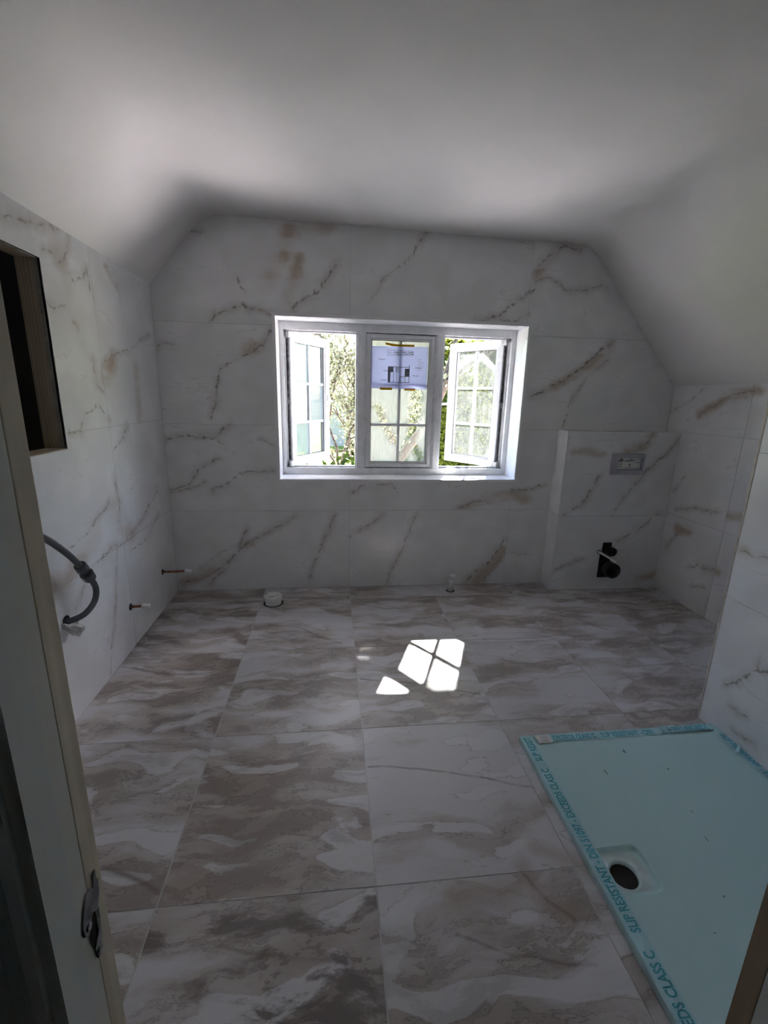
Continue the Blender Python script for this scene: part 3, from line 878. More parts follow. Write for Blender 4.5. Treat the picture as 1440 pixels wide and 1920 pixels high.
AMB = sheet_mat('amber tape film', (0.62, 0.40, 0.03), 0.5)
tape([(0.376, 1.747), (0.395, 1.742), (0.43, 1.737), (0.48, 1.735), (0.53, 1.7355), (0.582, 1.7365)], 0.0075, 'long curved amber tape strip along the top of the plan')
tape([(0.341, 1.437), (0.388, 1.4375), (0.431, 1.438)], 0.0085, 'short amber tape strip at the lower left of the plan')
tape([(0.519, 1.4355), (0.560, 1.436), (0.601, 1.436)], 0.0080, 'short amber tape strip at the lower right of the plan')

# ------------------------------------------------------------------ timber-lined opening in the left wall
rec = tag(empty('wall_recess', (XL, 1.73, NZ0)), 'dark timber-framed opening cut in the left tiled wall', 'recess')
b = MB(); b.box(-1.190, XL - 0.024, NY1, NY1 + 0.045, NZ0 - 0.05, NZ1 + 0.05); b.build('stud', M['stud'], rec, 0.001)
b = MB(); b.box(-1.190, XL - 0.024, NY0 - 0.045, NY0, NZ0 - 0.05, NZ1 + 0.05); b.build('stud', M['stud'], rec, 0.001)
b = MB(); b.box(-1.190, XL - 0.024, NY0, NY1, NZ1, NZ1 + 0.045); b.build('head_timber', M['studh'], rec, 0.001)
b = MB(); b.box(-1.190, XL - 0.002, NY0, NY1, NZ0 - 0.03, NZ0 + 0.004); b.build('sill_timber', M['studh'], rec, 0.001)
b = MB()
b.box(XL - 0.024, XL - 0.0105, NY1 - 0.003, NY1 + 0.02, NZ0 + 0.004, NZ1)
b.box(XL - 0.024, XL - 0.0105, NY0, NY1, NZ1 - 0.003, NZ1 + 0.02)
b.build('plasterboard_edge', M['pboard'], rec)
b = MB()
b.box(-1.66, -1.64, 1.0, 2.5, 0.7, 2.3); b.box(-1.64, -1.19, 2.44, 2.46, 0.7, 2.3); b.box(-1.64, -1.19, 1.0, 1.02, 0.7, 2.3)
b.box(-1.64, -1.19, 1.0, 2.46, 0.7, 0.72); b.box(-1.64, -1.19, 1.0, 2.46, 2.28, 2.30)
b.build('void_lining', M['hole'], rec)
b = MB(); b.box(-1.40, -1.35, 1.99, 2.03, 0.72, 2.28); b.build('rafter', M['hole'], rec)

# ------------------------------------------------------------------ door frame
door = tag(empty('door_1', (0.17, 0.38, 0.0)), 'raw pine and primed timber door frame in the foreground', kind='structure')
Y1 = YF + 0.002
b = MB(); b.box(DX0 - 0.03, DX0, 0.3955, Y1, 0, DZ1); b.build('pine_strip', M['pine'], door, 0.0012)
b = MB(); b.box(DX0 - 0.03, DX0 + 0.0002, 0.374, 0.3940, 0, DZ1); b.build('primed_rebate', M['primer2'], door)
b = MB(); b.box(DX0 - 0.03, DX0 + 0.0002, 0.3365, 0.374, 0, DZ1); b.build('primed_lining', M['primer'], door)
b = MB(); b.box(DX1, DX1 + 0.03, 0.3925, Y1, 0, DZ1); b.build('brown_strip', M['brownwood'], door, 0.0012)
b = MB(); b.box(DX1 - 0.0003, DX1 + 0.03, 0.3365, 0.3915, 0, DZ1); b.build('primed_lining', M['primer'], door, 0.0008)
b = MB(); b.box(DX0 - 0.03, DX1 + 0.03, 0.3365, Y1, DZ1, DZ1 + 0.03); b.build('head_lining', M['primer'], door, 0.001)
prof = [(DX0 - 0.012, 0.338), (DX0 - 0.012, 0.330), (DX0 - 0.020, 0.326), (DX0 - 0.028, 0.330), (DX0 - 0.040, 0.332), (DX0 - 0.052, 0.324), (DX0 - 0.078, 0.320), (DX0 - 0.082, 0.338)]
b = MB(); b.prism(prof, 0.0, DZ1 + 0.08, lambda u, v, d: (u, v, d)); b.build('architrave', M['hall'], door)
b = MB(); b.prism([(0.335 - u, v) for u, v in prof], 0.0, DZ1 + 0.08, lambda u, v, d: (u, v, d)); b.build('architrave', M['hall'], door)
# latch keep on the left side
sp = empty('latch_keep', Vector((DX0, 0.395, 0.83)) - door.location); sp.parent = door
ZC = 0.832
def kp(y, z, d): return (DX0 + d, y, z)
b = MB()
b.prism([(0.376, ZC + 0.014), (0.382, ZC + 0.030), (0.390, ZC + 0.042), (0.396, ZC + 0.040), (0.402, ZC + 0.034), (0.4055, ZC + 0.048), (0.409, ZC + 0.050), (0.4095, ZC + 0.030), (0.4120, ZC + 0.034), (0.4105, ZC + 0.018), (0.4050, ZC + 0.004), (0.398, ZC + 0.006), (0.392, ZC + 0.012)], 0.0008, 0.0022, kp)
b.prism([(0.398, ZC + 0.006), (0.405, ZC + 0.004), (0.4035, ZC - 0.020), (0.3985, ZC - 0.022)], 0.0008, 0.0026, kp)
b.prism([(0.388, ZC - 0.034), (0.3985, ZC - 0.022), (0.4035, ZC - 0.020), (0.4020, ZC - 0.036), (0.3960, ZC - 0.052), (0.391, ZC - 0.052)], 0.0008, 0.0026, kp)
b.prism([(0.376, ZC + 0.014), (0.392, ZC + 0.012), (0.3885, ZC - 0.002), (0.380, ZC - 0.004), (0.376, ZC + 0.002)], 0.0008, 0.0026, kp)
b.build('plate', M['darksteel'], sp, 0.0004)
b = MB()
for (y, z) in ((0.3835, ZC + 0.005), (0.3945, ZC - 0.043)):
    b.tube([(DX0 + 0.0022, y, z), (DX0 + 0.0042, y, z)], 0.0042, 12)
    b.box(DX0 + 0.0042, DX0 + 0.0046, y - 0.0034, y + 0.0034, z - 0.0007, z + 0.0007)
b.build('screw', M['steel'], sp)
b = MB()
b.prism([(0.3885, ZC - 0.002), (0.398, ZC + 0.006), (0.3985, ZC - 0.022), (0.388, ZC - 0.034), (0.384, ZC - 0.016)], 0.0009, 0.0012, kp)
b.build('latch_hole', M['hole'], sp)

# ------------------------------------------------------------------ shower tray
TX0, TX1, TY0, TY1, TZ = 0.768, 1.6485, 0.425, 1.525, 0.026
tray = tag(empty('shower_tray', ((TX0 + TX1) / 2, (TY0 + TY1) / 2, 0.0)), 'pale teal shower tray in protective film with an open waste hole', 'shower tray')
cx, cy = 0.878, 0.966
hx, hy = 0.862, 0.958
angs = sorted([2 * math.pi * k / 72 for k in range(72)] + [math.atan2(y - cy, x - cx) % (2 * math.pi) for x in (TX0, TX1) for y in (TY0, TY1)])
def rect_ring(x0, x1, y0, y1, z):
    out = []
    for a in angs:
        dx, dy = math.cos(a), math.sin(a)
        t = min([((x1 if dx > 0 else x0) - cx) / dx if abs(dx) > 1e-9 else 9e9, ((y1 if dy > 0 else y0) - cy) / dy if abs(dy) > 1e-9 else 9e9])
        out.append((cx + dx * t, cy + dy * t, z))
    return out
def sq_ring(rx, ry, z, e=5.0):
    out = []
    for a in angs:
        c, s = math.cos(a), math.sin(a)
        k = (abs(c / rx) ** e + abs(s / ry) ** e) ** (-1 / e)
        out.append((cx + c * k, cy + s * k, z))
    return out
def circ_ring(r, z):
    return [(hx + r * math.cos(a), hy + r * math.sin(a), z) for a in angs]
b = MB()
e = 0.004
b.rings([rect_ring(TX0, TX1, TY0, TY1, 0.0), rect_ring(TX0, TX1, TY0, TY1, TZ - e), rect_ring(TX0 + e, TX1 - e, TY0 + e, TY1 - e, TZ),
         rect_ring(TX0 + 0.045, TX1 - 0.03, TY0 + 0.045, TY1 - 0.045, TZ - 0.001), sq_ring(0.079, 0.076, TZ - 0.002), sq_ring(0.075, 0.072, TZ - 0.003), sq_ring(0.069, 0.066, TZ - 0.013), sq_ring(0.060, 0.058, TZ - 0.015)], True, False)
b.build('tray_body', M['trayfilm'], tray, smooth=False)
b = MB()
b.rings([sq_ring(0.061, 0.059, TZ - 0.0150), circ_ring(0.050, TZ - 0.0152), circ_ring(0.047, TZ - 0.0125), circ_ring(0.044, TZ - 0.0125), circ_ring(0.041, TZ - 0.0165), circ_ring(0.039, TZ - 0.018), circ_ring(0.0385, TZ - 0.023)])
b.build('waste_flange', M['traywhite'], tray, smooth=True)
b = MB()
b.rings([circ_ring(0.0386, TZ - 0.022), circ_ring(0.0386, TZ - 0.0252)], False, True)
b.build('waste_hole', M['hole'], tray)
# printed edge film
def strip(x0, x1, y0, y1, z, crumple, seed, nx, ny):
    rnd = random.Random(seed)
    s = MB()
    hgt = [[z + rnd.random() * crumple for _ in range(ny + 1)] for _ in range(nx + 1)]
    for i in range(nx):
        for j in range(ny):
            def q(a, c): return (x0 + (x1 - x0) * a / nx, y0 + (y1 - y0) * c / ny, hgt[a][c])
            s.add([q(i, j), q(i + 1, j), q(i + 1, j + 1), q(i, j + 1)], [(0, 1, 2, 3)])
    return s
ft = strip(TX0 + 0.002, TX0 + 0.046, TY0 + 0.01, TY1 - 0.002, TZ + 0.0006, 0.0008, 1, 3, 60).build('edge_film', M['traytape'], tray, smooth=True)
ff = strip(TX0 + 0.048, TX1 - 0.26, TY1 - 0.044, TY1 - 0.002, TZ + 0.0006, 0.001, 2, 40, 3).build('edge_film', M['traytape'], tray, smooth=True)
fc = strip(TX1 - 0.26, TX1 - 0.004, TY1 - 0.038, TY1 - 0.001, TZ + 0.001, 0.0065, 5, 30, 4).build('crumpled_film', M['traytape'], tray, smooth=True)
fr_ = strip(TX1 - 0.036, TX1 - 0.002, TY0 + 0.01, TY1 - 0.03, TZ + 0.0008, 0.006, 4, 4, 60).build('edge_film', M['traytape'], tray, smooth=True)
for (x, y, l, a) in ((1.60, 1.36, 0.05, 0.9), (1.612, 1.20, 0.03, 0.5)):
    b = MB()
    b.add([(x, y, TZ + 0.004), (x + l * math.sin(a), y + l * math.cos(a), TZ + 0.006), (x + l * math.sin(a) + 0.012, y + l * math.cos(a), TZ + 0.016), (x + 0.014, y - 0.006, TZ + 0.012)], [(0, 1, 2, 3)])
    b.build('torn_film_flap', M['traytape'], tray)


def text_mesh(body, size_y, length, origin, xdir, ydir, z, name, mat, parent):
    cu = bpy.data.curves.new('lettering', 'FONT')
    cu.body = body
    cu.size = 1.0
    cu.offset = 0.03
    cu.resolution_u = 2
    to = bpy.data.objects.new('lettering', cu)
    COL.objects.link(to)
    dg = bpy.context.evaluated_depsgraph_get()
    me = bpy.data.meshes.new_from_object(to.evaluated_get(dg))
    vs = [v.co.copy() for v in me.vertices]
    x0, x1 = min(v.x for v in vs), max(v.x for v in vs)
    y0, y1 = min(v.y for v in vs), max(v.y for v in vs)
    t = MB()
    P = []
    for v in vs:
        u, w = (v.x - x0) / (x1 - x0) * length, (v.y - y0) / (y1 - y0) * size_y
        P.append((origin[0] + xdir[0] * u + ydir[0] * w, origin[1] + xdir[1] * u + ydir[1] * w, z))
    t.add(P, [tuple(p.vertices) for p in me.polygons])
    bpy.data.objects.remove(to, do_unlink=True)
    o = t.build(name, mat, parent)
    return o


LINE = 'SLIP RESISTANT - DIN 51097 - EXCEEDS CLASS C'
ZT = TZ + 0.0018
text_mesh('51097 - EXCEEDS CLASS C', 0.030, 0.29, (TX0 + 0.040, 0.472), (0, 1), (-1, 0), ZT, 'printed_lettering', M['traytext'], tray)
text_mesh(LINE, 0.030, 0.545, (TX0 + 0.040, 0.803), (0, 1), (-1, 0), ZT, 'printed_lettering', M['traytext'], tray)
text_mesh('SLIP RESIST', 0.030, 0.125, (TX0 + 0.040, 1.385), (0, 1), (-1, 0), ZT, 'printed_lettering', M['traytext'], tray)
text_mesh('EXCEEDS CLASS C', 0.028, 0.185, (TX0 + 0.135, TY1 - 0.040), (1, 0), (0, 1), ZT, 'printed_lettering', M['traytext'], tray)
text_mesh('SLIP RESISTANT - DIN', 0.028, 0.235, (TX0 + 0.345, TY1 - 0.040), (1, 0), (0, 1), ZT, 'printed_lettering', M['traytext'], tray)
text_mesh('51097 - EXCEEDS', 0.026, 0.19, (TX1 - 0.235, TY1 - 0.036), (1, 0), (0, 1), TZ + 0.0078, 'printed_lettering', M['traytext'], tray)
text_mesh(LINE, 0.024, 0.545, (TX1 - 0.031, 1.455), (0, -1), (1, 0), TZ + 0.0072, 'printed_lettering', M['traytext'], tray)
# peeling paper label in the far corner
b = MB()
for k in range(6):
    x0, x1 = TX0 + 0.062 + 0.010 * k, TX0 + 0.072 + 0.010 * k
    z0, z1 = TZ + 0.004 + 0.002 * math.sin(k * 1.3), TZ + 0.004 + 0.002 * math.sin((k + 1) * 1.3)
    b.add([(x0, TY1 - 0.052, z0), (x1, TY1 - 0.052, z1), (x1, TY1 - 0.008, z1), (x0, TY1 - 0.008, z0)], [(0, 1, 2, 3)])
b.add([(TX0 + 0.062, TY1 - 0.052, TZ + 0.004), (TX0 + 0.062, TY1 - 0.008, TZ + 0.004), (TX0 + 0.052, TY1 - 0.014, TZ + 0.014), (TX0 + 0.058, TY1 - 0.050, TZ + 0.012)], [(0, 1, 2, 3)])
b.build('paper_label', M['paper'], tray)
b = MB()
for k in range(4):
    b.box(TX0 + 0.080, TX0 + 0.108, TY1 - 0.046 + 0.009 * k, TY1 - 0.044 + 0.009 * k, TZ + 0.0068, TZ + 0.0072)
b.build('label_print', M['lilac2'], tray)
SC = plain('grey scuff', (0.20, 0.26, 0.28), 0.7)
for (x, y, r, l) in ((1.155, 1.395, 0.006, 0.022), (1.02, 1.30, 0.003, 0.03), (1.27, 1.30, 0.004, 0.012), (1.10, 0.86, 0.004, 0.008), (1.19, 1.02, 0.002, 0.02), (0.815, 1.028, 0.003, 0.005), (1.22, 1.12, 0.002, 0.014), (1.0, 0.78, 0.003, 0.005)):
    b = MB()
    b.add([(x, y, TZ + 0.0009), (x + r, y + r, TZ + 0.0012), (x + r * 0.8, y + l, TZ + 0.0012), (x - r, y + l * 0.6, TZ + 0.0009)], [(0, 1, 2, 3)])
    b.build('scuff_mark', SC, tray)

# ------------------------------------------------------------------ cistern access box on the boxing
pl = tag(empty('access_box', (2.07, BY, 0.885)), 'lilac-grey plastic access frame with printed white card on the boxing', 'access panel')
x0, x1, z0, z1 = 1.957, 2.193, 0.887, 1.034
b = MB()
for (a, c, p, q) in ((x0, x0 + 0.038, z0, z1), (x1 - 0.016, x1, z0, z1), (x0 + 0.038, x1 - 0.016, z0, z0 + 0.034), (x0 + 0.038, x1 - 0.016, z1 - 0.030, z1)):
    b.box(a, c, BY - 0.034, BY + 0.001, p, q)
b.build('frame', M['lilac'], pl, 0.002)
b = MB(); b.box(x0 + 0.038, x1 - 0.016, BY - 0.010, BY - 0.006, z0 + 0.034, z1 - 0.030); b.build('backing', M['lilac2'], pl)
b = MB(); b.box(x0 + 0.044, x1 - 0.018, BY - 0.0125, BY - 0.0105, z0 + 0.036, z1 - 0.034); b.build('card', M['paper'], pl)
b = MB()
for (x, z, w_, h_) in ((2.012, 0.985, 0.034, 0.006), (2.022, 0.990, 0.006, 0.012), (2.004, 0.973, 0.012, 0.010), (2.022, 0.974, 0.016, 0.006), (2.052, 0.980, 0.014, 0.004), (2.070, 0.976, 0.010, 0.010), (2.084, 0.986, 0.030, 0.005), (2.098, 0.990, 0.004, 0.008), (2.088, 0.976, 0.014, 0.005), (2.114, 0.980, 0.014, 0.006), (2.022, 0.954, 0.008, 0.008), (2.088, 0.952, 0.010, 0.008), (2.090, 0.937, 0.006, 0.006), (2.010, 0.938, 0.004, 0.006), (2.020, 0.938, 0.004, 0.006), (2.030, 0.938, 0.004, 0.006), (2.140, 0.968, 0.026, 0.003)):
    b.box(x, x + w_, BY - 0.0136, BY - 0.0124, z, z + h_)
b.build('card_print', M['ink'], pl)

# ------------------------------------------------------------------ toilet connections
wc = tag(empty('toilet_connector', (2.03, BY, 0.10)), 'black plastic toilet waste and flush connectors with white fixing rods', 'pipe fitting')
b = MB(); b.box(1.978, 2.060, BY - 0.012, BY + 0.002, 0.100, 0.300); b.box(1.990, 2.055, BY - 0.012, BY + 0.002, 0.300, 0.372); b.build('bracket', M['blackplastic'], wc, 0.003)
def lathe_y(x, z, prof, n=28):
    return [[(x + r * math.cos(2 * math.pi * k / n), y, z + r * math.sin(2 * math.pi * k / n)) for k in range(n)] for (y, r) in prof]
b = MB(); b.rings(lathe_y(2.025, 0.190, [(BY - 0.002, 0.046), (BY - 0.045, 0.046), (BY - 0.046, 0.050), (BY - 0.062, 0.050), (BY - 0.063, 0.047), (BY - 0.095, 0.047), (BY - 0.096, 0.055), (BY - 0.120, 0.055), (BY - 0.121, 0.049), (BY - 0.06, 0.042), (BY - 0.01, 0.041)]), False, True); b.build('waste_socket', M['blackplastic'], wc, smooth=True)
b = MB(); b.rings(lathe_y(2.025, 0.322, [(BY - 0.002, 0.026), (BY - 0.055, 0.026), (BY - 0.056, 0.033), (BY - 0.078, 0.033), (BY - 0.079, 0.027), (BY - 0.02, 0.022)]), False, True); b.build('flush_socket', M['blackplastic'], wc, smooth=True)
for x, ln, nm in ((1.966, 0.22, 'white'), (2.098, 0.14, 'white')):
    b = MB(); b.rings(lathe_y(x, 0.300, [(BY, 0.010), (BY - 0.016, 0.0095), (BY - 0.017, 0.0085), (BY - ln, 0.008)], 14), False, True); b.build('fixing_rod', M['whiteplastic'], wc, smooth=True)
    b = MB(); b.rings(lathe_y(x, 0.300, [(BY - 0.001, 0.017), (BY - 0.008, 0.016)], 14), False, True); b.build('washer', M['darksteel'], wc)

# ------------------------------------------------------------------ pipes in the floor
fw = tag(empty('waste_pipe_cap', (-0.405, 2.905, 0)), 'round white waste pipe cap standing in the floor by the back wall', 'pipe cap')
def lathe_z(x, y, prof, n=36):
    return [[(x + r * math.cos(2 * math.pi * k / n), y + r * math.sin(2 * math.pi * k / n), z) for k in range(n)] for (z, r) in prof]
b = MB(); b.rings(lathe_z(-0.405, 2.905, [(0.0004, 0.066), (0.0010, 0.066), (0.0010, 0.050)]), True, True); b.build('floor_hole', M['hole'], fw)
b = MB(); b.rings(lathe_z(-0.405, 2.905, [(0.0, 0.055), (0.030, 0.055), (0.032, 0.060), (0.056, 0.060), (0.061, 0.056), (0.062, 0.046), (0.058, 0.044)]), False, True); b.build('cap', M['whiteplastic'], fw, smooth=True)
b = MB(); b.rings(lathe_z(-0.378, 2.895, [(0.058, 0.012), (0.064, 0.012), (0.0645, 0.006), (0.062, 0.005)], 16), False, True); b.build('cap_nub', M['whiteplastic'], fw, smooth=True)
ps = tag(empty('pipe_stub', (0.862, 3.035, 0)), 'slim white pipe stub rising from the floor below the window', 'pipe')
b = MB(); b.rings(lathe_z(0.862, 3.035, [(0.0004, 0.031), (0.0010, 0.031), (0.0010, 0.02)]), True, True); b.build('floor_hole', M['hole'], ps)
b = MB(); b.tube([(0.862, 3.035, 0), (0.864, 3.036, 0.05), (0.867, 3.038, 0.105)], 0.0215, 20); b.build('stub', M['whiteplastic'], ps, smooth=True)
b = MB(); b.tube([(0.867, 3.038, 0.098), (0.868, 3.038, 0.122), (0.868, 3.038, 0.132)], [0.025, 0.025, 0.014], 20); b.build('stub_cap', M['whiteplastic'], ps, smooth=True)

# ------------------------------------------------------------------ copper tails in the left wall
for (y, z, ln, lab) in ((2.893, 0.246, 0.175, 'long copper pipe tail with white cap in the left wall near the corner'), (2.406, 0.238, 0.095, 'short copper pipe tail with white cap nearer the grey conduit')):
    cp = tag(empty('copper_pipe', (XL, y, z)), lab, 'pipe', 'capped copper tails in the left wall')
    def lx(prof, n=16):
        return [[(x, y + r * math.cos(2 * math.pi * k / n), z + r * math.sin(2 * math.pi * k / n)) for k in range(n)] for (x, r) in prof]
    b = MB(); b.rings(lx([(XL + 0.0004, 0.019), (XL + 0.0012, 0.019), (XL + 0.0012, 0.01)]), True, True); b.build('wall_hole', M['hole'], cp)
    b = MB(); b.tube([(XL, y, z), (XL + ln * 0.5, y, z + 0.002), (XL + ln, y, z + 0.004)], 0.0078, 14); b.build('tube', M['copper'], cp, smooth=True)
    b = MB(); b.tube([(XL + ln - 0.034, y, z + 0.0035), (XL + ln - 0.012, y, z + 0.004), (XL + ln - 0.010, y, z + 0.004), (XL + ln + 0.008, y, z + 0.0045)], [0.0135, 0.0135, 0.0115, 0.010], 14); b.build('cap', M['whiteplastic'], cp, smooth=True)

# ------------------------------------------------------------------ grey conduit looping from the left wall
cd = tag(empty('flexible_conduit', (XL, 1.84, 0.45)), 'dark grey flexible conduit with a coupling looping out of the left wall', 'conduit')
path = smooth_path([(-1.105, 1.44, 0.90), (-1.055, 1.55, 0.925), (-1.035, 1.665, 0.872), (-1.03, 1.778, 0.777), (-1.03, 1.862, 0.690), (-1.03, 1.915, 0.622), (-1.028, 1.957, 0.548), (-1.030, 1.938, 0.494), (-1.045, 1.885, 0.462), (-1.075, 1.850, 0.452), (-1.105, 1.835, 0.449)], 8)
b = MB(); b.tube(path, 0.0125, 14); b.build('hose', M['greyplastic'], cd, smooth=True)
a0, a1 = Vector((-1.03, 1.868, 0.684)), Vector((-1.03, 1.928, 0.604))
b = MB(); b.tube([a0, a0 + (a1 - a0) * 0.3, a0 + (a1 - a0) * 0.31, a0 + (a1 - a0) * 0.62, a0 + (a1 - a0) * 0.63, a1], [0.023, 0.025, 0.019, 0.019, 0.027, 0.025], 10); b.build('coupling', M['greyplastic'], cd)
b = MB(); b.tube([a0 + (a1 - a0) * 0.34, a0 + (a1 - a0) * 0.42], 0.0215, 16); b.tube([a0 + (a1 - a0) * 0.48, a0 + (a1 - a0) * 0.56], 0.0215, 16); b.build('coupling_ring', M['blackplastic'], cd)
b = MB(); b.tube([(XL + 0.0005, 1.84, 0.449), (XL + 0.002, 1.84, 0.449)], 0.026, 18); b.build('wall_hole', M['hole'], cd)
rag = MB()
rnd = random.Random(11)
R_, S_ = 9, 14
rings = []
for i in range(R_):
    t = i / (R_ - 1)
    c = Vector((XL + 0.008 + 0.030 * math.sin(t * 3.1), 1.80 + 0.075 * t, 0.448 - 0.030 * t - 0.02 * math.sin(t * 4)))
    rr = 0.020 * (0.35 + math.sin(math.pi * min(max(t, 0.08), 0.92)))
    rings.append([tuple(c + Vector((max(math.cos(2 * math.pi * k / S_) * rr * (0.6 + 0.8 * rnd.random()), -0.008), 0.004 * rnd.random(), math.sin(2 * math.pi * k / S_) * rr * (0.6 + 0.9 * rnd.random())))) for k in range(S_)])
rag.rings(rings, True, True)
tag(rag.build('plastic_wrap', M['rag'], cd), 'crumpled white plastic wrap')

# ------------------------------------------------------------------ outside
GZ = -2.7
def foliage_mat(name, c0, c1, k=0.4):
    t = NT(name)
    nz = t.noise(t.n('ShaderNodeNewGeometry').outputs['Position'], 3.0, 3)
    r2 = t.n('ShaderNodeTexWhiteNoise', noise_dimensions='3D')
    sn = t.vmath('SNAP', t.n('ShaderNodeNewGeometry').outputs['Position'], (0.09, 0.09, 0.09))
    t.link(sn, r2.inputs[0])
    f = t.math('ADD', t.math('MULTIPLY', nz.outputs[0], 0.5), t.math('MULTIPLY', r2.outputs[0], 0.5))
    c = t.mix(t.ramp(f, 0.25, 0.75), c0, c1)
    df = t.n('ShaderNodeBsdfDiffuse'); tl = t.n('ShaderNodeBsdfTranslucent')
    t.link(c, df.inputs[0]); t.link(c, tl.inputs[0])
    mx = t.n('ShaderNodeMixShader')
    mx.inputs[0].default_value = k
    t.link(df.outputs[0], mx.inputs[1]); t.link(tl.outputs[0], mx.inputs[2])
    t.link(mx.outputs[0], t.out.inputs[0])
    return t.m

M['bark'] = plain('grey-brown bark', (0.085, 0.062, 0.042), 0.9, var=0.3, scale=20)
M['blossom'] = foliage_mat('cream spring blossom', (0.13, 0.13, 0.06), (0.34, 0.34, 0.23))
M['hedge'] = foliage_mat('yellow-green hedge leaves', (0.04, 0.055, 0.012), (0.36, 0.37, 0.06), 0.55)
M['shrub'] = foliage_mat('dark shrub leaves', (0.02, 0.035, 0.01), (0.07, 0.10, 0.02))
M['grass'] = foliage_mat('mown grass', (0.11, 0.145, 0.03), (0.16, 0.20, 0.05), 0.0)
M['brick'] = plain('pale render', (0.30, 0.28, 0.25), 0.9, var=0.1)
M['rooftile'] = plain('red roof tile', (0.24, 0.12, 0.085), 0.85, var=0.2, scale=6)
M['fence'] = wood('dark fence timber', (0.05, 0.035, 0.025), (0.09, 0.065, 0.045), 'X')
M['fascia'] = plain('white eaves board', (0.62, 0.62, 0.62), 0.5)
M['darkpane'] = plain('dark house window', (0.05, 0.07, 0.09), 0.15)
M['carbody'] = plain('dark parked vehicle paint', (0.02, 0.022, 0.025), 0.3)


def leaves(mb, pts, size, rnd):
    for p in pts:
        u = Vector((rnd.gauss(0, 1), rnd.gauss(0, 1), rnd.gauss(0, 1))).normalized()
        v = u.orthogonal().normalized()
        w = u.cross(v)
        a = rnd.random() * 6.28
        d = (v * math.cos(a) + w * math.sin(a)) * size * (0.6 + 0.8 * rnd.random())
        e = u.cross(d).normalized() * d.length * 0.62
        p = Vector(p)
        mb.add([p - d, p + e * 0.9 - d * 0.2, p + d, p - e * 0.9 + d * 0.2], [(0, 1, 2, 3)])


def tree(name, base, height, spread, lean, leafmat, size, nleaf, seed, label, crown=None, thin=1.0):
    rnd = random.Random(seed)
    root = tag(empty(name, base), label, 'tree')
    tips = []
    tr, br = MB(), MB()
    B = Vector(base)
    def grow(p, d, ln, r, depth):
        q = p + d * ln
        mid = (p + q) / 2 + Vector((rnd.uniform(-1, 1), rnd.uniform(-1, 1), rnd.uniform(-0.4, 0.4))) * ln * 0.10
        (tr if depth == 0 else br).tube([p, mid, q], [r, r * 0.85, r * 0.65], 7 if depth < 2 else 5, cap=False)
        if depth >= 2:
            for k in range(5):
                tips.append(p + (q - p) * (k / 4))
        if depth >= 5 or ln < 0.28:
            return
        for k in range(3 if depth < 4 else 2):
            ax = Vector((rnd.gauss(0, 1), rnd.gauss(0, 1), rnd.gauss(0, 0.6)))
            nd = (d + ax.normalized() * spread + Vector((lean[0], lean[1], 0.10)) * 0.5).normalized()
            grow(q if k else p + (q - p) * 0.8, nd, ln * rnd.uniform(0.62, 0.82), r * 0.6, depth + 1)
    grow(B, (Vector((lean[0] * 0.3, lean[1] * 0.3, 1))).normalized(), height * 0.30, height * 0.018 * thin, 0)
    tr.build('trunk', M['bark'], root, smooth=True)
    br.build('branches', M['bark'], root, smooth=True)
    lf = MB()
    pts = []
    for _ in range(nleaf):
        t = rnd.choice(tips)
        pts.append(t + Vector((rnd.gauss(0, 0.09), rnd.gauss(0, 0.09), rnd.gauss(0, 0.09))))
    if crown:
        (c, rx, ry, rz, nn) = crown
        for _ in range(nn):
            g = Vector((rnd.gauss(0, 1), rnd.gauss(0, 1), rnd.gauss(0, 1))).normalized() * (rnd.random() ** 0.4)
            pts.append(Vector(c) + Vector((g.x * rx, g.y * ry, g.z * rz)))
    leaves(lf, pts[:nleaf], size, rnd)
    leaves(lf, pts[nleaf:], size * 1.9, rnd)
    tag(lf.build('blossom', leafmat, root), kind='stuff')
    return root


def hedge(name, x0, x1, y0, y1, z0, z1, mat, n, size, seed, label, cat='hedge'):
    rnd = random.Random(seed)
    root = tag(empty(name, ((x0 + x1) / 2, (y0 + y1) / 2, z0)), label, cat)
    core = MB()
    nx, nz_ = 10, 8
    def f(a, c, side):
        x = x0 + (x1 - x0) * a / nx
        bul = 0.35 * math.sin(math.pi * c / nz_) + 0.12 * math.sin(a * 2.3 + c * 1.7)
        y = (y0 + 0.25 - bul * 0.5) if side == 0 else (y1 - 0.25 + bul * 0.5)
        return (x, y, z0 + (z1 - 0.25 - z0 + 0.15 * math.sin(a * 1.9)) * c / nz_)
    for s in (0, 1):
        for a in range(nx):
            for c in range(nz_):
                core.add([f(a, c, s), f(a + 1, c, s), f(a + 1, c + 1, s), f(a, c + 1, s)], [(0, 1, 2, 3)])
    for a in range(nx):
        core.add([f(a, nz_, 0), f(a + 1, nz_, 0), f(a + 1, nz_, 1), f(a, nz_, 1)], [(0, 1, 2, 3)])
    for a in (0, nx):
        for c in range(nz_):
            core.add([f(a, c, 0), f(a, c + 1, 0), f(a, c + 1, 1), f(a, c, 1)], [(0, 1, 2, 3)])
    core.build('hedge_core', M['shrub'], root)
    lf = MB()
    pts = []
    for _ in range(n):
        x = rnd.uniform(x0, x1); v = rnd.random()
        bul = 0.45 * math.sin(math.pi * v) + 0.18 * math.sin(x * 2.3 + v * 9) + 0.1 * rnd.random()
        if rnd.random() < 0.8:
            y = y0 + 0.30 - bul * 0.7 + abs(rnd.gauss(0, 0.06))
            z = z0 + (z1 - z0) * v
        else:
            y = rnd.uniform(y0, y1)
            z = z1 - 0.15 + rnd.gauss(0, 0.12) + 0.2 * math.sin(x * 1.9)
        pts.append((x, y, z))
    leaves(lf, pts, size, rnd)
    tag(lf.build('leaves', mat, root), kind='stuff')
    return root


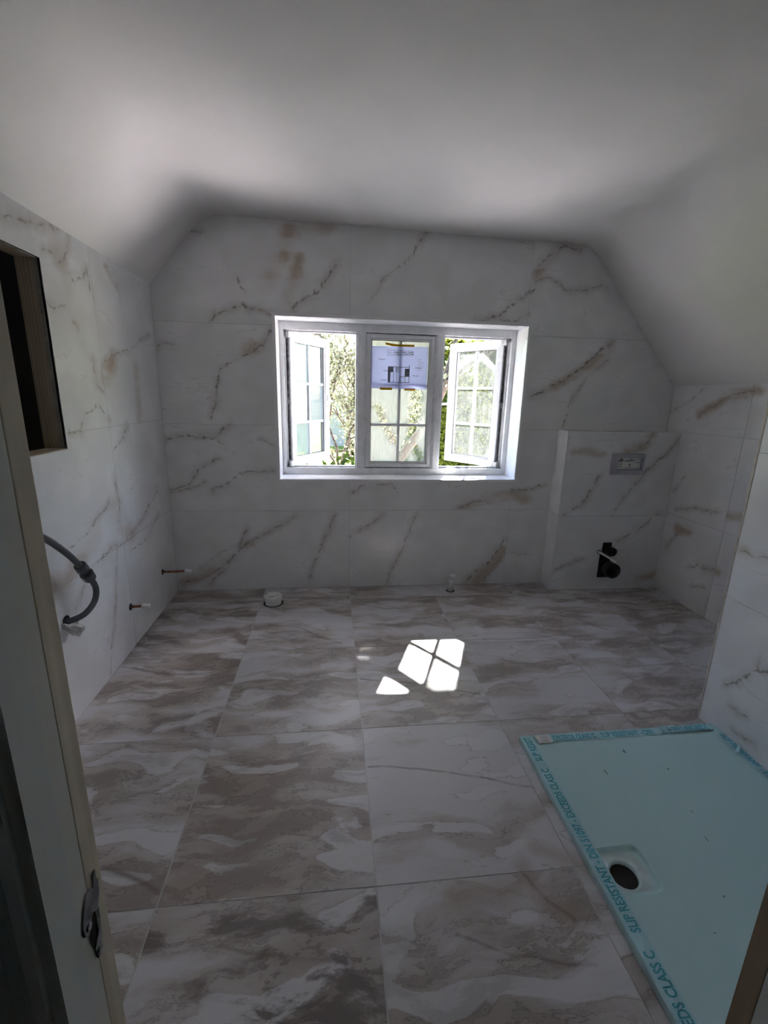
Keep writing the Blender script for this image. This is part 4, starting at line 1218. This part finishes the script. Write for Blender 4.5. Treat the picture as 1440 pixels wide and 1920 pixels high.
b = MB()
b.box(-60, 60, 12.0, 120, GZ - 0.3, GZ)
tag(b.build('lawn', M['grass']), 'sunlit green garden lawn seen through the window', 'lawn', kind='structure')
b = MB()
b.box(-9, 9, 3.44, 12.0, GZ - 0.3, GZ + 0.02)  # unseen pale ground, added so sunlight bounces up onto the ceiling
tag(b.build('bounce_ground', plain('pale sun-bouncing paving', (0.70, 0.645, 0.63), 0.8, var=0.1, scale=2)), 'unseen pale paving added below the window to bounce sun indoors', kind='structure')
tree('sun_block_tree', (1.35, 10.2, GZ), 10.5, 0.62, (0.04, 0.0), M['blossom'], 0.075, 5000, 5, 'tall tree added behind the middle window pane, its unseen crown blocking the sun', crown=((1.72, 10.2, 7.9), 1.78, 1.2, 2.3, 7500))  # added; high crown out of view keeps sun off left and middle lights
tree('blossom_tree', (0.28, 8.2, GZ), 5.6, 0.50, (-0.05, 0.0), M['blossom'], 0.030, 9000, 12, 'cream blossom tree right outside the left casement', thin=0.75)
hedge('garden_hedge', 1.32, 13.0, 19.6, 21.4, GZ, 3.75, M['hedge'], 9000, 0.19, 21, 'tall yellow-green hedge behind the right casement')
hedge('low_shrubs', -1.6, 0.30, 5.0, 5.7, GZ + 0.02, 0.52, M['shrub'], 3500, 0.06, 22, 'dark green shrub top just below the left casement', 'shrub')
# far house
hs = tag(empty('far_house', (0.6, 40, GZ)), 'distant pale house with a red tiled roof behind the blossom tree', 'house')
b = MB(); b.box(-7, 6, 38, 46, GZ, 1.5); b.build('wall', M['brick'], hs)
b = MB(); b.add([(-7.6, 37.5, 1.4), (6.6, 37.5, 1.4), (6.6, 42, 4.6), (-7.6, 42, 4.6), (6.6, 46.5, 1.4), (-7.6, 46.5, 1.4)], [(0, 1, 2, 3), (3, 2, 4, 5), (0, 3, 5), (1, 4, 2), (0, 5, 4, 1)]); b.build('roof', M['rooftile'], hs)
for x in (-5.2, -2.2, 1.0, 3.8):
    b = MB(); b.box(x, x + 1.5, 37.93, 38.0, -0.6, 0.8); w_ = b.build('window', M['fascia'], hs)
    b = MB(); b.box(x + 0.1, x + 1.4, 37.9, 37.94, -0.5, 0.7); b.build('pane', M['darkpane'], w_)
b = MB(); b.box(-7.5, 6.5, 37.4, 37.5, 1.28, 1.42); b.build('gutter', M['carbody'], hs)
# fence between the gardens
fn_ = tag(empty('garden_fence', (0, 27, GZ)), 'low dark timber fence across the lawn', 'fence')
for k in range(15):
    b = MB(); b.box(-9 + k * 1.5 - 0.05, -9 + k * 1.5 + 0.05, 26.95, 27.05, GZ, GZ + 1.0); b.build('post', M['fence'], fn_)
for z in (0.45, 0.85):
    b = MB(); b.box(-9, 12, 26.97, 27.0, GZ + z, GZ + z + 0.12); b.build('rail', M['fence'], fn_)
hedge('far_shrubs', 1.0, 2.6, 31, 33, GZ, -1.3, M['shrub'], 700, 0.16, 23, 'dark shrub bank on the far side of the lawn', 'shrub')

# eaves over the window
ev = tag(empty('roof_eaves', (0.5, 3.6, 1.93)), 'white eaves board and gutter above the window outside', kind='structure')
b = MB(); b.box(-2.5, 3.6, 3.44, 3.745, 1.925, 1.945); b.build('soffit', M['fascia'], ev)
b = MB(); b.box(-2.5, 3.6, 3.745, 3.765, 1.915, 2.10); b.build('fascia', M['fascia'], ev)
b = MB(); b.box(-2.5, 3.6, 2.9, 3.80, 2.62, 2.66); b.add([(-2.5, 3.80, 2.11), (3.6, 3.80, 2.11), (3.6, 3.1, 2.66), (-2.5, 3.1, 2.66), (-2.5, 3.80, 2.15), (3.6, 3.80, 2.15), (3.6, 3.1, 2.70), (-2.5, 3.1, 2.70)], [(0, 1, 2, 3), (4, 5, 6, 7), (0, 1, 5, 4), (0, 3, 7, 4), (1, 2, 6, 5), (2, 3, 7, 6)]); b.build('roof_edge', M['rooftile'], ev)
